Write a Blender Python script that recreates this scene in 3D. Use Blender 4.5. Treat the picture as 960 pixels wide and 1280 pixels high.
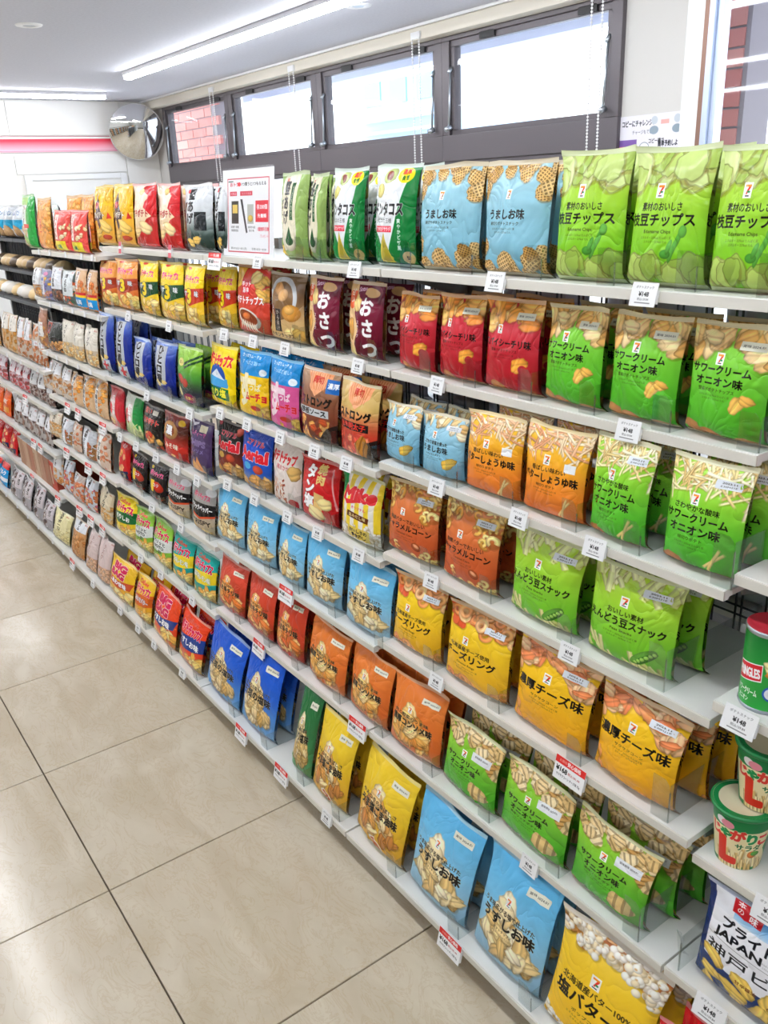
import bpy, bmesh, math, random
import numpy as np
from mathutils import Vector, Matrix, Euler

for o in list(bpy.data.objects): bpy.data.objects.remove(o)
SC = bpy.context.scene; COL = SC.collection

# ---------------------------------------------------------------- camera (metres; x runs along the shelves, y goes into them, z is up)
cam = bpy.data.cameras.new('camera'); cam_o = bpy.data.objects.new('camera', cam); COL.objects.link(cam_o)
cam.sensor_fit = 'VERTICAL'; cam.sensor_height = 36; cam.lens = 1067.44 * 36 / 1280; cam.clip_start = .02
R = ((0.58645925, -0.26472065, 0.76549887), (0.80889760, 0.24022714, -0.53663358), (-0.04183562, 0.93392393, 0.35501532))
cam_o.matrix_world = Matrix(R).to_4x4(); cam_o.location = (1.54868, -0.92073, 1.66123)
SC.camera = cam_o

# ---------------------------------------------------------------- daylight outside, exposure
wo = bpy.data.worlds.new('sky'); SC.world = wo; wo.use_nodes = True
bgn = wo.node_tree.nodes['Background']; bgn.inputs[0].default_value = (.86, .93, 1, 1); bgn.inputs[1].default_value = 2.6
SC.view_settings.view_transform = 'Standard'; SC.view_settings.look = 'None'; SC.view_settings.gamma = 1
SC.view_settings.use_curve_mapping = False; SC.view_settings.exposure = 0.88
LAMP = 20.0           # strength of the ceiling strips
SC.cycles.max_bounces = 8; SC.cycles.diffuse_bounces = 4; SC.cycles.transparent_max_bounces = 24; SC.cycles.use_denoising = True
SC.cycles.sample_clamp_indirect = 4
CEIL = 2.6; WALL_Y = 2.96; WALL_X = -7.9
rnd = random.Random(11)
# ---------------------------------------------------------------- print painter (flat print of the packs)
def hx(s):
    s = s.lstrip('#')
    return np.array([int(s[i:i+2], 16) / 255 for i in (0, 2, 4)], np.float32)

_gl = {}
def glyph_edges(s):
    """outline edges of a string in em units (built-in font), plus its width"""
    if s in _gl: return _gl[s]
    cu = bpy.data.curves.new('t', 'FONT'); cu.body = s; cu.size = 1; cu.fill_mode = 'NONE'; cu.resolution_u = 3
    ob = bpy.data.objects.new('t', cu); m = ob.to_mesh()
    co = np.empty(len(m.vertices) * 3, np.float32); m.vertices.foreach_get('co', co); co = co.reshape(-1, 3)[:, :2]
    ed = np.empty(len(m.edges) * 2, np.int32); m.edges.foreach_get('vertices', ed)
    e = co[ed].reshape(-1, 4) if len(co) else np.zeros((0, 4), np.float32)
    w = float(co[:, 0].max()) if len(co) else .3
    ob.to_mesh_clear(); bpy.data.objects.remove(ob); bpy.data.curves.remove(cu)
    _gl[s] = (e, w); return _gl[s]

def raster(e, W, H):
    acc = np.zeros((H, W + 1), np.int32)
    x0, y0, x1, y1 = e.T
    ra = np.ceil(np.minimum(y0, y1) - .5).astype(int).clip(0, H); rb = np.ceil(np.maximum(y0, y1) - .5).astype(int).clip(0, H)
    n = rb - ra; k = n > 0
    x0, y0, x1, y1, ra, n = x0[k], y0[k], x1[k], y1[k], ra[k], n[k]
    if not len(n): return np.zeros((H, W), np.float32)
    idx = np.repeat(np.arange(len(n)), n); st = np.cumsum(n) - n
    rows = np.arange(n.sum()) - st[idx] + ra[idx]
    xs = x0[idx] + (rows + .5 - y0[idx]) * (x1[idx] - x0[idx]) / (y1[idx] - y0[idx])
    np.add.at(acc, (rows, np.ceil(xs - .5).astype(int).clip(0, W)), 1)
    return (np.cumsum(acc, 1)[:, :W] % 2).astype(np.float32)

def grow(m, r):
    if r < 1: return m
    o = m.copy(); R = int(r)
    for dy in range(-R, R + 1):
        q = int((R * R - dy * dy) ** .5)
        for dx in range(-q, q + 1):
            if dx == dy == 0: continue
            a = np.zeros_like(m); H, W = m.shape
            a[max(dy, 0):H + min(dy, 0), max(dx, 0):W + min(dx, 0)] = m[max(-dy, 0):H + min(-dy, 0), max(-dx, 0):W + min(-dx, 0)]
            np.maximum(o, a, out=o)
    return o

class Cv:
    """a print: x, y run 0..1 from the top left"""
    def __init__(s, W=224, H=288, col='#ffffff', seed=1):
        s.W, s.H = W, H; s.a = np.empty((H, W, 3), np.float32); s.a[:] = hx(col); s.r = random.Random(seed)
    def put(s, x0, y0, m, col):
        h, w = m.shape; X0, Y0 = max(x0, 0), max(y0, 0); X1, Y1 = min(x0 + w, s.W), min(y0 + h, s.H)
        if X1 <= X0 or Y1 <= Y0: return
        mm = m[Y0 - y0:Y1 - y0, X0 - x0:X1 - x0, None]; d = s.a[Y0:Y1, X0:X1]
        if isinstance(col, np.ndarray) and col.ndim == 3: col = col[Y0 - y0:Y1 - y0, X0 - x0:X1 - x0]
        d += (col - d) * mm
    def grad(s, stops, y0=0., y1=1.):
        ys = (np.arange(s.H) + .5) / s.H; t = ((ys - y0) / (y1 - y0)).clip(0, 1); c = np.array([hx(k) for k in stops]); p = np.linspace(0, 1, len(c))
        k = (ys >= y0) & (ys <= y1)
        for i in range(3): s.a[k, :, i] = np.interp(t[k], p, c[:, i])[:, None]
        return s
    def rect(s, x0, y0, x1, y1, col, al=1.):
        X0, Y0, X1, Y1 = int(x0 * s.W), int(y0 * s.H), int(round(x1 * s.W)), int(round(y1 * s.H))
        s.put(X0, Y0, np.full((max(Y1 - Y0, 1), max(X1 - X0, 1)), al, np.float32), hx(col)); return s
    def poly(s, pts, col, al=1.):
        p = np.array(pts, np.float32) * (s.W * 2, s.H * 2); e = np.concatenate([p, np.roll(p, -1, 0)], 1)
        m = raster(e, s.W * 2, s.H * 2).reshape(s.H, 2, s.W, 2).mean((1, 3)); s.put(0, 0, m * al, hx(col)); return s
    def blob(s, cx, cy, rx, ry=None, rot=0., col='#ffffff', dark=.75, kind='o', soft=1.2, al=1.):
        """cx, cy in 0..1; rx, ry as a share of the width"""
        ry = ry or rx; rx *= s.W; ry *= s.W; R = int(max(rx, ry) * 1.25) + 2; X, Y = cx * s.W, cy * s.H; x0, y0 = int(X) - R, int(Y) - R
        yy, xx = np.mgrid[y0:y0 + 2 * R, x0:x0 + 2 * R].astype(np.float32); xx += .5 - X; yy += .5 - Y
        c, sn = math.cos(rot), math.sin(rot); u = (xx * c + yy * sn) / rx; v = (-xx * sn + yy * c) / ry
        rr = np.hypot(u, v); th = np.arctan2(v, u); c0 = hx(col); px = 1 / max(min(rx, ry), 1)
        if kind in ('chip', 'ridge', 'waffle', 'pale'):
            ph = s.r.random() * 6; rr = rr * (1 + .08 * np.sin(3 * th + ph) + .05 * np.sin(5 * th + ph * 2) + .03 * np.sin(9 * th + ph))
        sh = 1 - .20 * rr ** 3 + .08 * (-u - v)
        if kind == 'chip': fv = v - .35 * np.cos(1.6 * u + ph); sh = sh + .06 - .14 * np.exp(-(fv / .16) ** 2) + .12 * np.exp(-((fv - .3) / .2) ** 2) - .10 * (rr > .88)
        if kind == 'ring': m = ((1 - np.abs(rr - .68) / .32) / px / 1.3 + .3).clip(0, 1); sh = 1.12 - .8 * np.abs(rr - .68) - .1 * (u + v)
        elif kind == 'curl':
            g = np.abs((th + math.pi) % (2 * math.pi) - math.pi); m = ((1 - np.abs(rr - .66) / .34) / px / 1.3 + .3).clip(0, 1) * (g > .75); sh = 1.1 - .9 * np.abs(rr - .64) - .1 * (u + v)
        elif kind == 'stick': m = ((1 - np.maximum(np.abs(u), np.abs(v))) / px / 1.2 + .2).clip(0, 1); sh = 1.08 - .22 * np.abs(v) - .12 * v
        elif kind == 'flat': m = ((1 - rr) / px / soft + .2).clip(0, 1); sh = np.ones_like(rr)
        else: m = ((1 - rr) / px / soft + .2).clip(0, 1)
        if kind == 'ridge': sh = np.where(np.sin(u * 10 + ph) > .45, .74, 1.03) * (1 - .12 * rr ** 3)
        if kind == 'waffle': g = np.maximum(np.abs(np.sin(u * 9)), np.abs(np.sin(v * 9))); sh = np.where(g < .82, .62, 1.05) * (1 - .15 * rr ** 3)
        if kind == 'pale': sh = 1 - .22 * (rr > .9) + .04 * (-u - v)
        col2 = c0[None, None] * sh[..., None]; lo = sh[..., None] < 1
        col2 = np.where(lo, col2 * (1 - (1 - dark) * .5 * np.array([0, .45, 1.], np.float32) * (1 - sh[..., None]) * 2), col2).clip(0, 1)
        s.put(x0, y0, (m * al).astype(np.float32), col2.astype(np.float32)); return s
    def pile(s, kind, fn, n, size, cols, asp=(.6, .9), rot=(0, 3.14), shadow=True):
        """n pieces scattered where fn(x, y) is true"""
        q = []; t = 0
        while len(q) < n and t < n * 60:
            t += 1; x, y = s.r.random() * 1.1 - .05, s.r.random() * 1.04 - .02
            if fn(x, y): q.append((x, y))
        for x, y in q:
            z = size * s.r.uniform(.8, 1.2); a = s.r.uniform(*rot); k = s.r.uniform(*asp)
            if shadow: s.blob(x + .012, y + .012, z * 1.06, z * k * 1.08, a, '#6a4414', kind='flat', al=.26, soft=4)
            if kind == 'pop':
                for _ in range(5): s.blob(x + s.r.uniform(-.6, .6) * z, y + s.r.uniform(-.5, .5) * z, z * .5, z * .45, 0, s.r.choice(cols))
                s.blob(x, y, z * .18, z * .12, 0, '#c98a3a', kind='flat', al=.6)
            else: s.blob(x, y, z, z * k, a, s.r.choice(cols), kind=kind)
        return s
    def text(s, t, x, y, size, col='#1a1208', bold=0., out=None, ow=0., wid=None, rot=0., vert=False, asp=1., al=1., shear=0.):
        """x, y: the centre; size: em height as a share of the height; wid: the width it must fill"""
        if vert:
            for i, ch in enumerate(t): s.text(ch, x, y + (i - (len(t) - 1) / 2) * size * 1.02, size, col, bold, out, ow, None, rot, False, asp, al)
            return s
        e, w = glyph_edges(t); K = 3; em = size * s.H * K
        if len(e) == 0: return s
        sx = em * asp if wid is None else wid * s.W * K / w
        if wid is not None: sx = min(sx, em * 1.25)
        p = e.reshape(-1, 2) - (w / 2, .36); p = p * (sx, -em)
        if shear: p[:, 0] -= shear * p[:, 1]
        c, sn = math.cos(rot), math.sin(rot); p = p @ np.array([[c, sn], [-sn, c]], np.float32)
        b, o = bold * em * .02, ow * em * .02; pad = int(b + o) + 4
        lo = np.floor((p.min(0) - pad) / K).astype(int); hi = np.ceil((p.max(0) + pad) / K).astype(int); W, H = hi - lo
        fx, fy = x * s.W, y * s.H; ix, iy = int(fx), int(fy)
        p = p + ((fx - ix) * K, (fy - iy) * K) - lo * K
        m = grow(raster(p.reshape(-1, 4), W * K, H * K), round(b))
        if out is not None:
            mo = grow(m, round(o)); s.put(ix + lo[0], iy + lo[1], mo.reshape(H, K, W, K).mean((1, 3)) * al, hx(out))
        s.put(ix + lo[0], iy + lo[1], m.reshape(H, K, W, K).mean((1, 3)) * al, hx(col)); return s
    def logo(s, x, y, k=.05):
        """small white badge with the striped numeral"""
        w, h = k, k * s.W / s.H * 1.35
        s.rect(x - w, y - h, x + w, y + h, '#fbfbf6')
        s.poly([(x - w * .7, y - h * .75), (x + w * .7, y - h * .75), (x + w * .7, y - h * .45), (x - w * .7, y - h * .45)], '#f08a24')
        s.poly([(x + w * .7, y - h * .45), (x - w * .05, y + h * .5), (x - w * .4, y + h * .5), (x + w * .2, y - h * .45)], '#e3342b')
        s.poly([(x + .0, y + h * .05), (x + w * .62, y + h * .05), (x + w * .62, y + h * .3), (x, y + h * .3)], '#188a4a')
        s.rect(x - w * .5, y + h * .65, x + w * .5, y + h * .78, '#333333'); return s
    def fine(s, x, y, w, n=2, col='#2a2010', al=.6, size=.022):
        for i in range(n): s.text('エネルギー 227kcal たんぱく質 食塩'[: 20 - i * 4], x, y + i * size * 1.3, size, col, wid=w * (1 - i * .25), al=al)
        return s
    def image(s, name):
        im = bpy.data.images.new(name, s.W, s.H, alpha=False); b = np.ones((s.H, s.W, 4), np.float32); b[..., :3] = s.a[::-1].clip(0, 1)
        im.pixels.foreach_set(b.ravel()); im.update(); im.pack(); return im
# ---------------------------------------------------------------- the prints
GOLD = ['#f6d27a', '#eebc5c', '#f9dd93', '#e8ab4a']; TAN = ['#f3ddae', '#e9c98c', '#f7e8c4', '#dcb676']; ORG = ['#f08c2e', '#f4a548', '#e9742a', '#f7bd62']
def wavy(y, a=.03, f=7., p=0.): return lambda x: y + a * math.sin(f * x + p)
def ytop(y, a=.03, f=7., p=0.): g = wavy(y, a, f, p); return lambda x, yy: yy < g(x)
def ybot(y, a=.03, f=7., p=0.): g = wavy(y, a, f, p); return lambda x, yy: yy > g(x)
D = {}
def design(f): D[f.__name__[2:]] = f; return f
def big(): return Cv(288, 384)
def store(c, lines, y, x=.42, small=None, logo=None, dx=0.):
    """the plain house layout: badge, small line, big title lines, small lines"""
    if logo: c.logo(*logo)
    for i, (t, s, w) in enumerate(lines):
        c.text(t, x, y, s * 1.08, '#100c06', bold=1.5 if s > .06 else .8, wid=min(w * 1.1, .92)); y += (s + (lines[i + 1][1] if i + 1 < len(lines) else .04)) * .62
    if small: c.text(small, x - .02, y - .0, .034, '#201808', wid=.5, bold=.4); c.fine(x - .03, y + .045, .42)
    return c

@design
def p_edamame():
    c = big(); c.grad(['#b4d25c', '#a6d43a', '#86cc2a', '#74c224']); c.r.seed(4)
    c.pile('pale', ytop(.25, .04, 8), 22, .17, ['#b9cf6e', '#c3d880', '#a9c45c', '#cfe093'], (.75, .95))
    c.pile('pale', ybot(.80, .05, 6, 2), 22, .13, ['#a9c75a', '#b7d068', '#99b94c', '#c6d97f'], (.75, .95))
    for i in range(3): c.blob(.7 - i * .035, .66 + i * .05, .03, .09, .35, '#5aa83a')
    c.blob(.56, .76, .07, .045, 0, '#4c9a34'); c.blob(.75, .60, .05, .06, .3, '#63b040'); c.blob(.6, .71, .03, .08, .4, '#57a438')
    return store(c, [('素材のおいしさ', .06, .5), ('枝豆チップス', .088, .80)], .43, .44, 'Edamame Chips', (.40, .32, .05))
@design
def p_waffle():
    c = big(); c.grad(['#a6d0dc', '#8cc2d4', '#78b4ca']); c.r.seed(7)
    c.pile('waffle', lambda x, y: y < .12 + .10 * abs(x - .45) + (.18 if x > .88 or x < .06 else 0), 26, .105, ['#e8bd74', '#f0cd8c', '#d9a85c'], (.8, 1))
    c.pile('waffle', lambda x, y: y > .86 + .04 * math.sin(9 * x) - (.1 if x < .1 or x > .75 else 0), 18, .105, ['#e0b068', '#ecc684', '#cf9c50'], (.8, 1))
    return store(c, [('うましお味', .085, .54)], .47, .40, '網切りポテトスナック', (.42, .30, .04))
@design
def p_spicy():
    c = big(); c.grad(['#c8323c', '#cc3340', '#b8242e', '#b42028']); c.r.seed(3)
    c.pile('chip', lambda x, y: y < .20 + .12 * abs(x - .45) * 2 - (.04 if .3 < x < .6 else 0), 30, .14, ['#f4a84a', '#fac46e', '#ee9440', '#f6b862'], (.6, .9))
    c.blob(.72, .68, .15, .10, -.5, '#f2a43e', kind='chip'); c.blob(.78, .72, .07, .06, 0, '#b8242e', kind='flat')
    c.blob(.28, .95, .15, .09, .3, '#c98040'); c.blob(.8, .97, .12, .06, .1, '#cf8848')
    return store(c, [('スパイシーチリ味', .085, .84)], .47, .44, '堅揚げポテトチップス', (.32, .33, .045))
@design
def p_sour():
    c = big(); c.grad(['#8fd64a', '#7ccc38', '#5cbc2c', '#4cb02a']); c.r.seed(5)
    c.pile('chip', lambda x, y: y < .20 + .16 * abs(x - .42) ** 1.2 * 1.6, 32, .14, ['#fcd48c', '#fde0a4', '#f6be6c', '#fad090'], (.6, .9))
    c.blob(.70, .66, .12, .08, -.9, '#f3c060', kind='chip'); c.blob(.80, .62, .09, .06, .2, '#f0b858', kind='chip')
    c.blob(.12, .93, .15, .08, .5, '#c98a4c'); c.blob(.36, .95, .14, .06, .2, '#c58446'); c.blob(.80, .975, .16, .05, .1, '#e0a468')
    return store(c, [('サワークリーム', .078, .72), ('オニオン味', .078, .58)], .40, .42, '堅揚げポテトチップス', (.40, .31, .05))
@design
def p_lb():
    c = Cv(224, 256); c.grad(['#a8d4e4', '#8cc6de', '#7ab8d6']); c.r.seed(8)
    c.pile('chip', lambda x, y: y < .18 + .02 * math.sin(20 * x) + (.14 if x > .9 else 0), 22, .10, TAN, (.55, .85))
    c.blob(.72, .72, .17, .09, -.5, '#ecc04e', kind='chip'); c.blob(.1, .98, .14, .05, .2, '#b98252'); c.blob(.85, .98, .12, .05, .2, '#c99262')
    return store(c, [('こだわり岩塩を使った', .058, .56), ('うましお味', .10, .58)], .44, .38, 'ナチュラルポテト', (.36, .32, .045))
@design
def p_butter():
    c = big(); c.grad(['#fbd23a', '#f9b62a', '#f08a2a', '#e2702c']); c.r.seed(9)
    c.pile('stick', lambda x, y: y < .30 + .05 * math.sin(9 * x), 90, .14, ['#f6d9b0', '#eab98c', '#fbe6c6', '#e2a070'], (.10, .14))
    for a in (-.9, -1.25): c.blob(.74, .84, .17, .018, a, '#f4cf84', kind='stick')
    c.rect(.70, .36, .86, .45, '#f4f6f8')
    return store(c, [('香ばしい味わい', .055, .50), ('バターしょうゆ味', .095, .86)], .46, .45, '細切りポテト', (.42, .36, .05))
@design
def p_stick():
    c = big(); c.grad(['#a4de40', '#94d838', '#5cc030', '#46b02c']); c.r.seed(10)
    c.pile('stick', lambda x, y: y < .28 + .06 * math.sin(6 * x + 1) + (.06 if x > .5 else 0), 110, .15, ['#f8ecb8', '#f0dc98', '#fff6d2', '#e2c27c'], (.09, .13))
    for a in (-.7, -1.15): c.blob(.72, .84, .17, .02, a, '#f4dc8c', kind='stick')
    c.blob(.18, .96, .2, .10, .2, '#c08048'); c.blob(.8, .985, .18, .05, .1, '#c88850')
    return store(c, [('さわやかな酸味', .055, .56), ('サワークリーム', .085, .76), ('オニオン味', .085, .62)], .43, .42, '細切りポテト', (.40, .35, .05))
@design
def p_caramel():
    c = big(); c.grad(['#e89050', '#e07a40', '#c85a2c', '#c4562a']); c.r.seed(11)
    c.pile('curl', lambda x, y: y < .17 + (.18 if x > .62 else 0) + .05 * math.sin(10 * x) or (x < .12 and y < .36), 44, .085, ['#f6cf74', '#f0bc5c', '#fade92', '#e8a848'], (.8, 1))
    c.pile('curl', lambda x, y: y > .86 - .04 * math.sin(8 * x), 22, .075, ['#eebc62', '#e4a650', '#f6d07c'], (.8, 1))
    c.blob(.66, .78, .09, .07, .4, '#a84c22'); c.blob(.66, .77, .06, .03, .4, '#f0a878')
    return store(c, [('発酵バターでおいしい', .055, .64), ('キャラメルコーン', .088, .86)], .49, .44, 'Caramel Corn', (.36, .38, .045))
@design
def p_endou():
    c = big(); c.grad(['#bcdc3c', '#a4d638', '#7cc82e', '#62b82a']); c.r.seed(12)
    c.pile('stick', lambda x, y: y < .17 + .05 * math.sin(12 * x) + (.12 if x > .85 else 0), 46, .12, ['#d6e08c', '#e4eaa6', '#c2d070', '#eef0bc'], (.26, .36), (.9, 2.2))
    c.pile('stick', lambda x, y: y > .90 + .03 * math.sin(8 * x) - (.12 if x < .2 else 0), 20, .11, ['#c8cc78', '#b8bc64', '#dcdc94'], (.2, .28), (.5, 1.6))
    c.blob(.70, .80, .19, .065, -.75, '#66a83c'); c.blob(.73, .81, .17, .04, -.75, '#3e7c28')
    for i in range(6): c.blob(.62 + i * .04, .875 - i * .027, .026, .026, 0, '#a4d860')
    return store(c, [('おいしい素材', .06, .40), ('えんどう豆スナック', .092, .90)], .44, .44, 'Peas Snacks', (.42, .33, .05))
@design
def p_ring():
    c = big(); c.grad(['#fbd834', '#fad02a', '#f4be26', '#eeb024']); c.r.seed(13)
    c.pile('flat', ytop(.20, .03), 20, .1, ['#ec6a3c', '#e85c34'])
    c.pile('ring', lambda x, y: y < .17 + .25 * max(0, x - .35) + .03 * math.sin(11 * x), 30, .10, ['#f8b070', '#f49c58', '#fcc68c'], (.85, 1))
    c.pile('ring', lambda x, y: y > .88 - .05 * math.sin(7 * x), 20, .085, ['#f0a050', '#e88c3c'], (.85, 1))
    return store(c, [('北海道産チーズ使用', .055, .60), ('チーズリング', .098, .78)], .50, .40, 'Cheese Rings', (.34, .40, .045))
@design
def p_noukou():
    c = big(); c.grad(['#fbcc28', '#fbc824', '#f6b41e', '#f0a31e']); c.r.seed(14)
    c.pile('chip', lambda x, y: y < .20 + .18 * max(0, x - .35) + .04 * math.sin(9 * x) or (x < .13 and y < .33), 40, .12, ['#f8b47c', '#f29c60', '#fccb9a', '#ec8c58'], (.45, .7))
    c.pile('chip', lambda x, y: y > .93 or (x < .08 and y > .75), 16, .08, ['#f0a050', '#ee9848'], (.5, .7))
    return store(c, [('濃厚チーズ味', .115, .88)], .46, .46, 'サクサクコーン', (.44, .32, .05))
@design
def p_ridge():
    c = big(); c.grad(['#9cd63e', '#8acc38', '#5cb82e', '#48ac2a']); c.r.seed(15)
    c.pile('ridge', lambda x, y: y < .24 + .03 * math.sin(14 * x) + (.20 if x > .84 else 0), 40, .115, ['#f2d69c', '#ecca88', '#f8e4b4', '#d8a65e'], (.6, .9))
    c.blob(.72, .78, .17, .15, .1, '#f0d08a', kind='ridge'); c.blob(.04, .98, .08, .1, 0, '#d09a5c')
    c.rect(.56, .26, .88, .37, '#eef1f4'); c.text('賞味期限 2024.01', .72, .30, .03, '#333333', wid=.22); 
    return store(c, [('サワークリーム', .075, .60), ('オニオン味', .075, .46)], .47, .42, '濃厚リッチポテト', (.42, .36, .045))
@design
def p_pop():
    c = big(); c.grad(['#fde06a', '#fbd030', '#f9c826', '#f7c224']); c.r.seed(16)
    c.pile('flat', ytop(.16, .02), 26, .1, ['#e8a860', '#d89048', '#b86a3c'])
    c.pile('pop', lambda x, y: y < .18 + .04 * math.sin(9 * x) + .14 * max(0, x - .5) or (y < .3 and .02 < x < .1), 56, .075, ['#fffdf2', '#fdf4dc', '#fffaf0', '#f6e6c0'])
    c.pile('pop', lambda x, y: y > .86 and x < .25 or y > .95, 20, .06, ['#fffdf2', '#fbf0d0'])
    return store(c, [('北海道産バター100%', .06, .66), ('塩バター味', .12, .74)], .48, .44, 'ポップコーン', (.42, .38, .05))
def mound(c, base, fn0, n=70, seed=1, sz=.125):
    c.r.seed(seed)
    f = lambda x, y: y > .40 + 1.5 * abs(x - .42) ** 1.35 * (1.0 if x < .42 else .75) and y < .82 - .25 * abs(x - .5) ** 2 and .02 < x < .98
    pts = []
    c.pile('chip', f, n, sz, base, (.4, .75)); c.blob(.42, .38, .12, .13, 1.5, base[2], kind='chip'); c.blob(.40, .44, .14, .11, .3, base[0], kind='chip')
    c.logo(.42, .375, .04); return c
def mtype(cols, chips, l1, l2, seed, bottom=None, n=64, tc='#17110a'):
    c = big(); c.grad(cols); mound(c, chips, None, n, seed)
    if bottom: c.pile('flat', ybot(.90, .02), 16, .09, bottom)
    c.text(l1, .44, .475, .052, tc, wid=.78, bold=.8, out=chips[2], ow=.8); c.text(l2, .45, .565, .105, tc, wid=.80, bold=2, out=chips[2], ow=.9)
    c.text('ポテトチップス', .42, .635, .03, '#3a2410', bold=.3); c.fine(.42, .67, .36, 2, '#3a2410'); return c
@design
def p_us(): return mtype(['#5eb6e8', '#6cc0ec', '#84caee', '#9cc8e0', '#8cb4cc'], ['#f3e2b4', '#ecd296', '#f8eccb', '#e2c07c'], 'うま味広がる塩で仕上げた', 'うすしお味', 21)
@design
def p_ishi(): return mtype(['#2058c8', '#1f5cd0', '#2c68d4', '#5a94d8', '#7cb0dc'], ['#eed6a0', '#e2c282', '#f4e2b8', '#d0a860'], 'こだわりの塩で仕上げた', '石垣の塩味', 22)
@design
def p_chili(): return mtype(['#d8503c', '#d64a34', '#cc4428', '#c04024', '#b84040'], ['#f0a04a', '#e8843a', '#f6c27c', '#d8662c'], 'うま味と辛さがおいしい', 'うま辛チリ味', 23)
@design
def p_cons():
    c = mtype(['#e87e34', '#ea8238', '#e6752c', '#dd6c2c', '#d88860'], ['#f6c878', '#eeb058', '#f8d898', '#e09440'], '肉と野菜のうま味', '濃厚コンソメ味', 24)
    c.blob(.75, .93, .16, .05, .1, '#e8c8a8', kind='flat'); c.blob(.75, .93, .11, .02, .1, '#d85c34', kind='flat'); return c
@design
def p_goma():
    c = mtype(['#f2cc30', '#f6d236', '#f0c62c', '#e4b030', '#d8a040'], ['#eec684', '#dca050', '#f8e2b0', '#c8843c'], 'やみつきの香ばしさ', 'うま塩ごま油味', 25)
    c.blob(.52, .90, .15, .055, .35, '#f2efe8', kind='flat'); c.blob(.52, .90, .12, .035, .35, '#c8642c', kind='flat'); return c
@design
def p_nori(): return mtype(['#2c6c3c', '#2e7440', '#387c48', '#4c9058', '#6cac78'], ['#e6d09a', '#d8ba78', '#f0e0b8', '#c0a060'], '香る磯の風味', 'のり塩味', 26)
@design
def p_taco():
    c = Cv(224, 320, '#e4e8ea'); c.poly([(.8, 0), (1, 0), (1, 1), (.15, 1), (.02, .62), (.2, .7), (.45, .9), (.62, .6), (.72, .4), (.78, .18)], '#0a7a34')
    c.poly([(0, .62), (.36, 1), (0, 1)], '#0c8038'); c.blob(.40, .12, .17, .10, -.3, '#cfe08a'); c.blob(.38, .12, .08, .07, 0, '#8a3c2c'); c.blob(.18, .26, .12, .10, 0, '#e8dc7a')
    c.blob(.74, .12, .16, .11, 0, '#f6e01c', kind='flat'); c.text('濃厚', .74, .09, .06, '#e03018', bold=1.5); c.text('食感', .74, .15, .05, '#106030', bold=1)
    c.text('ドンタコス', .40, .44, .14, '#16181a', wid=.80, bold=2.4, out='#ffffff', ow=1.5); c.text('タコスの王様', .32, .55, .05, '#3a3a3a', wid=.5)
    c.rect(.1, .60, .56, .66, '#e02840'); c.text('アボカドサラダ', .33, .63, .045, '#ffffff', bold=.8, wid=.42)
    c.poly([(.36, .66), (.58, .96), (.22, .96)], '#c8b43c'); c.poly([(.38, .72), (.52, .94), (.28, .94)], '#a89a2c'); c.text('爽やかピザ風', .72, .68, .05, '#ffffff', vert=True, bold=1)
    c.blob(.86, .9, .11, .09, 0, '#d8b878', kind='flat'); c.text('50', .86, .90, .05, '#20180c', bold=1); c.rect(0, .955, 1, .985, '#0a5a28'); return c
@design
def p_katag():
    c = Cv(224, 320, '#93b060'); c.r.seed(2)
    for i in range(80): c.blob(c.r.random(), c.r.random(), .008, .008, 0, '#a8c078', kind='flat')
    c.poly([(.12, .03), (.72, .03), (.74, .7), (.70, .86), (.2, .9), (.12, .7)], '#e6dfc4'); c.text('堅あげ', .34, .36, .16, '#161410', vert=True, bold=2.2); c.text('ポテト', .17, .42, .07, '#161410', vert=True, bold=1.4)
    c.rect(.52, .14, .64, .55, '#2c5a34'); c.text('わさびのり', .58, .345, .07, '#e6dfc4', vert=True); c.blob(.5, .82, .22, .12, 0, '#f0ead2'); c.poly([(.5, .62), (.64, .80), (.36, .80)], '#2c5a30'); c.blob(.5, .79, .15, .07, 0, '#305e34')
    c.blob(.12, .9, .12, .1, 0, '#ecc85c', kind='chip'); c.text('限定', .3, .1, .04, '#d83c30', bold=1); return c
@design
def p_kata():
    c = Cv(192, 288, '#c9cdd2'); c.grad(['#dcdfe2', '#d0d4d8', '#c0c6c8', '#2c4038', '#1c2c24'])
    c.text('堅あげ', .34, .34, .17, '#121212', vert=True, bold=2.4, out='#e8eaec', ow=1); c.rect(.08, .28, .2, .72, '#2a2a14'); c.text('ブラックペッパー', .14, .5, .05, '#e6dc7a', vert=True); c.rect(.50, .42, .86, .68, '#141c20')
    c.blob(.3, .86, .14, .1, .3, '#f0c85c', kind='chip'); c.blob(.55, .82, .14, .09, -.3, '#e8bc50', kind='chip'); c.blob(.2, .12, .06, .05, 0, '#d83030', kind='flat'); return c
@design
def p_gold():
    c = Cv(160, 256); c.grad(['#e8b018', '#f2bc1c', '#e9ac34', '#d89a40']); c.poly([(.32, .14), (.55, .42), (.66, .52), (.45, .74), (.28, .58), (.05, .6), (.15, .4)], '#4c2c20')
    c.blob(.32, .34, .13, .09, 0, '#b82c24', kind='flat'); c.text('プチポテト', .36, .50, .11, '#f4ead0', wid=.7, bold=2, out='#3a2018', ow=1.2)
    c.blob(.70, .68, .26, .14, .6, '#f0c868', kind='chip'); c.blob(.34, .80, .26, .12, -.3, '#ecc060', kind='chip'); c.blob(.74, .86, .18, .07, 0, '#c84c30'); c.poly([(.86, .45), (.95, .55), (.8, .56)], '#d03020'); return c
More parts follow.
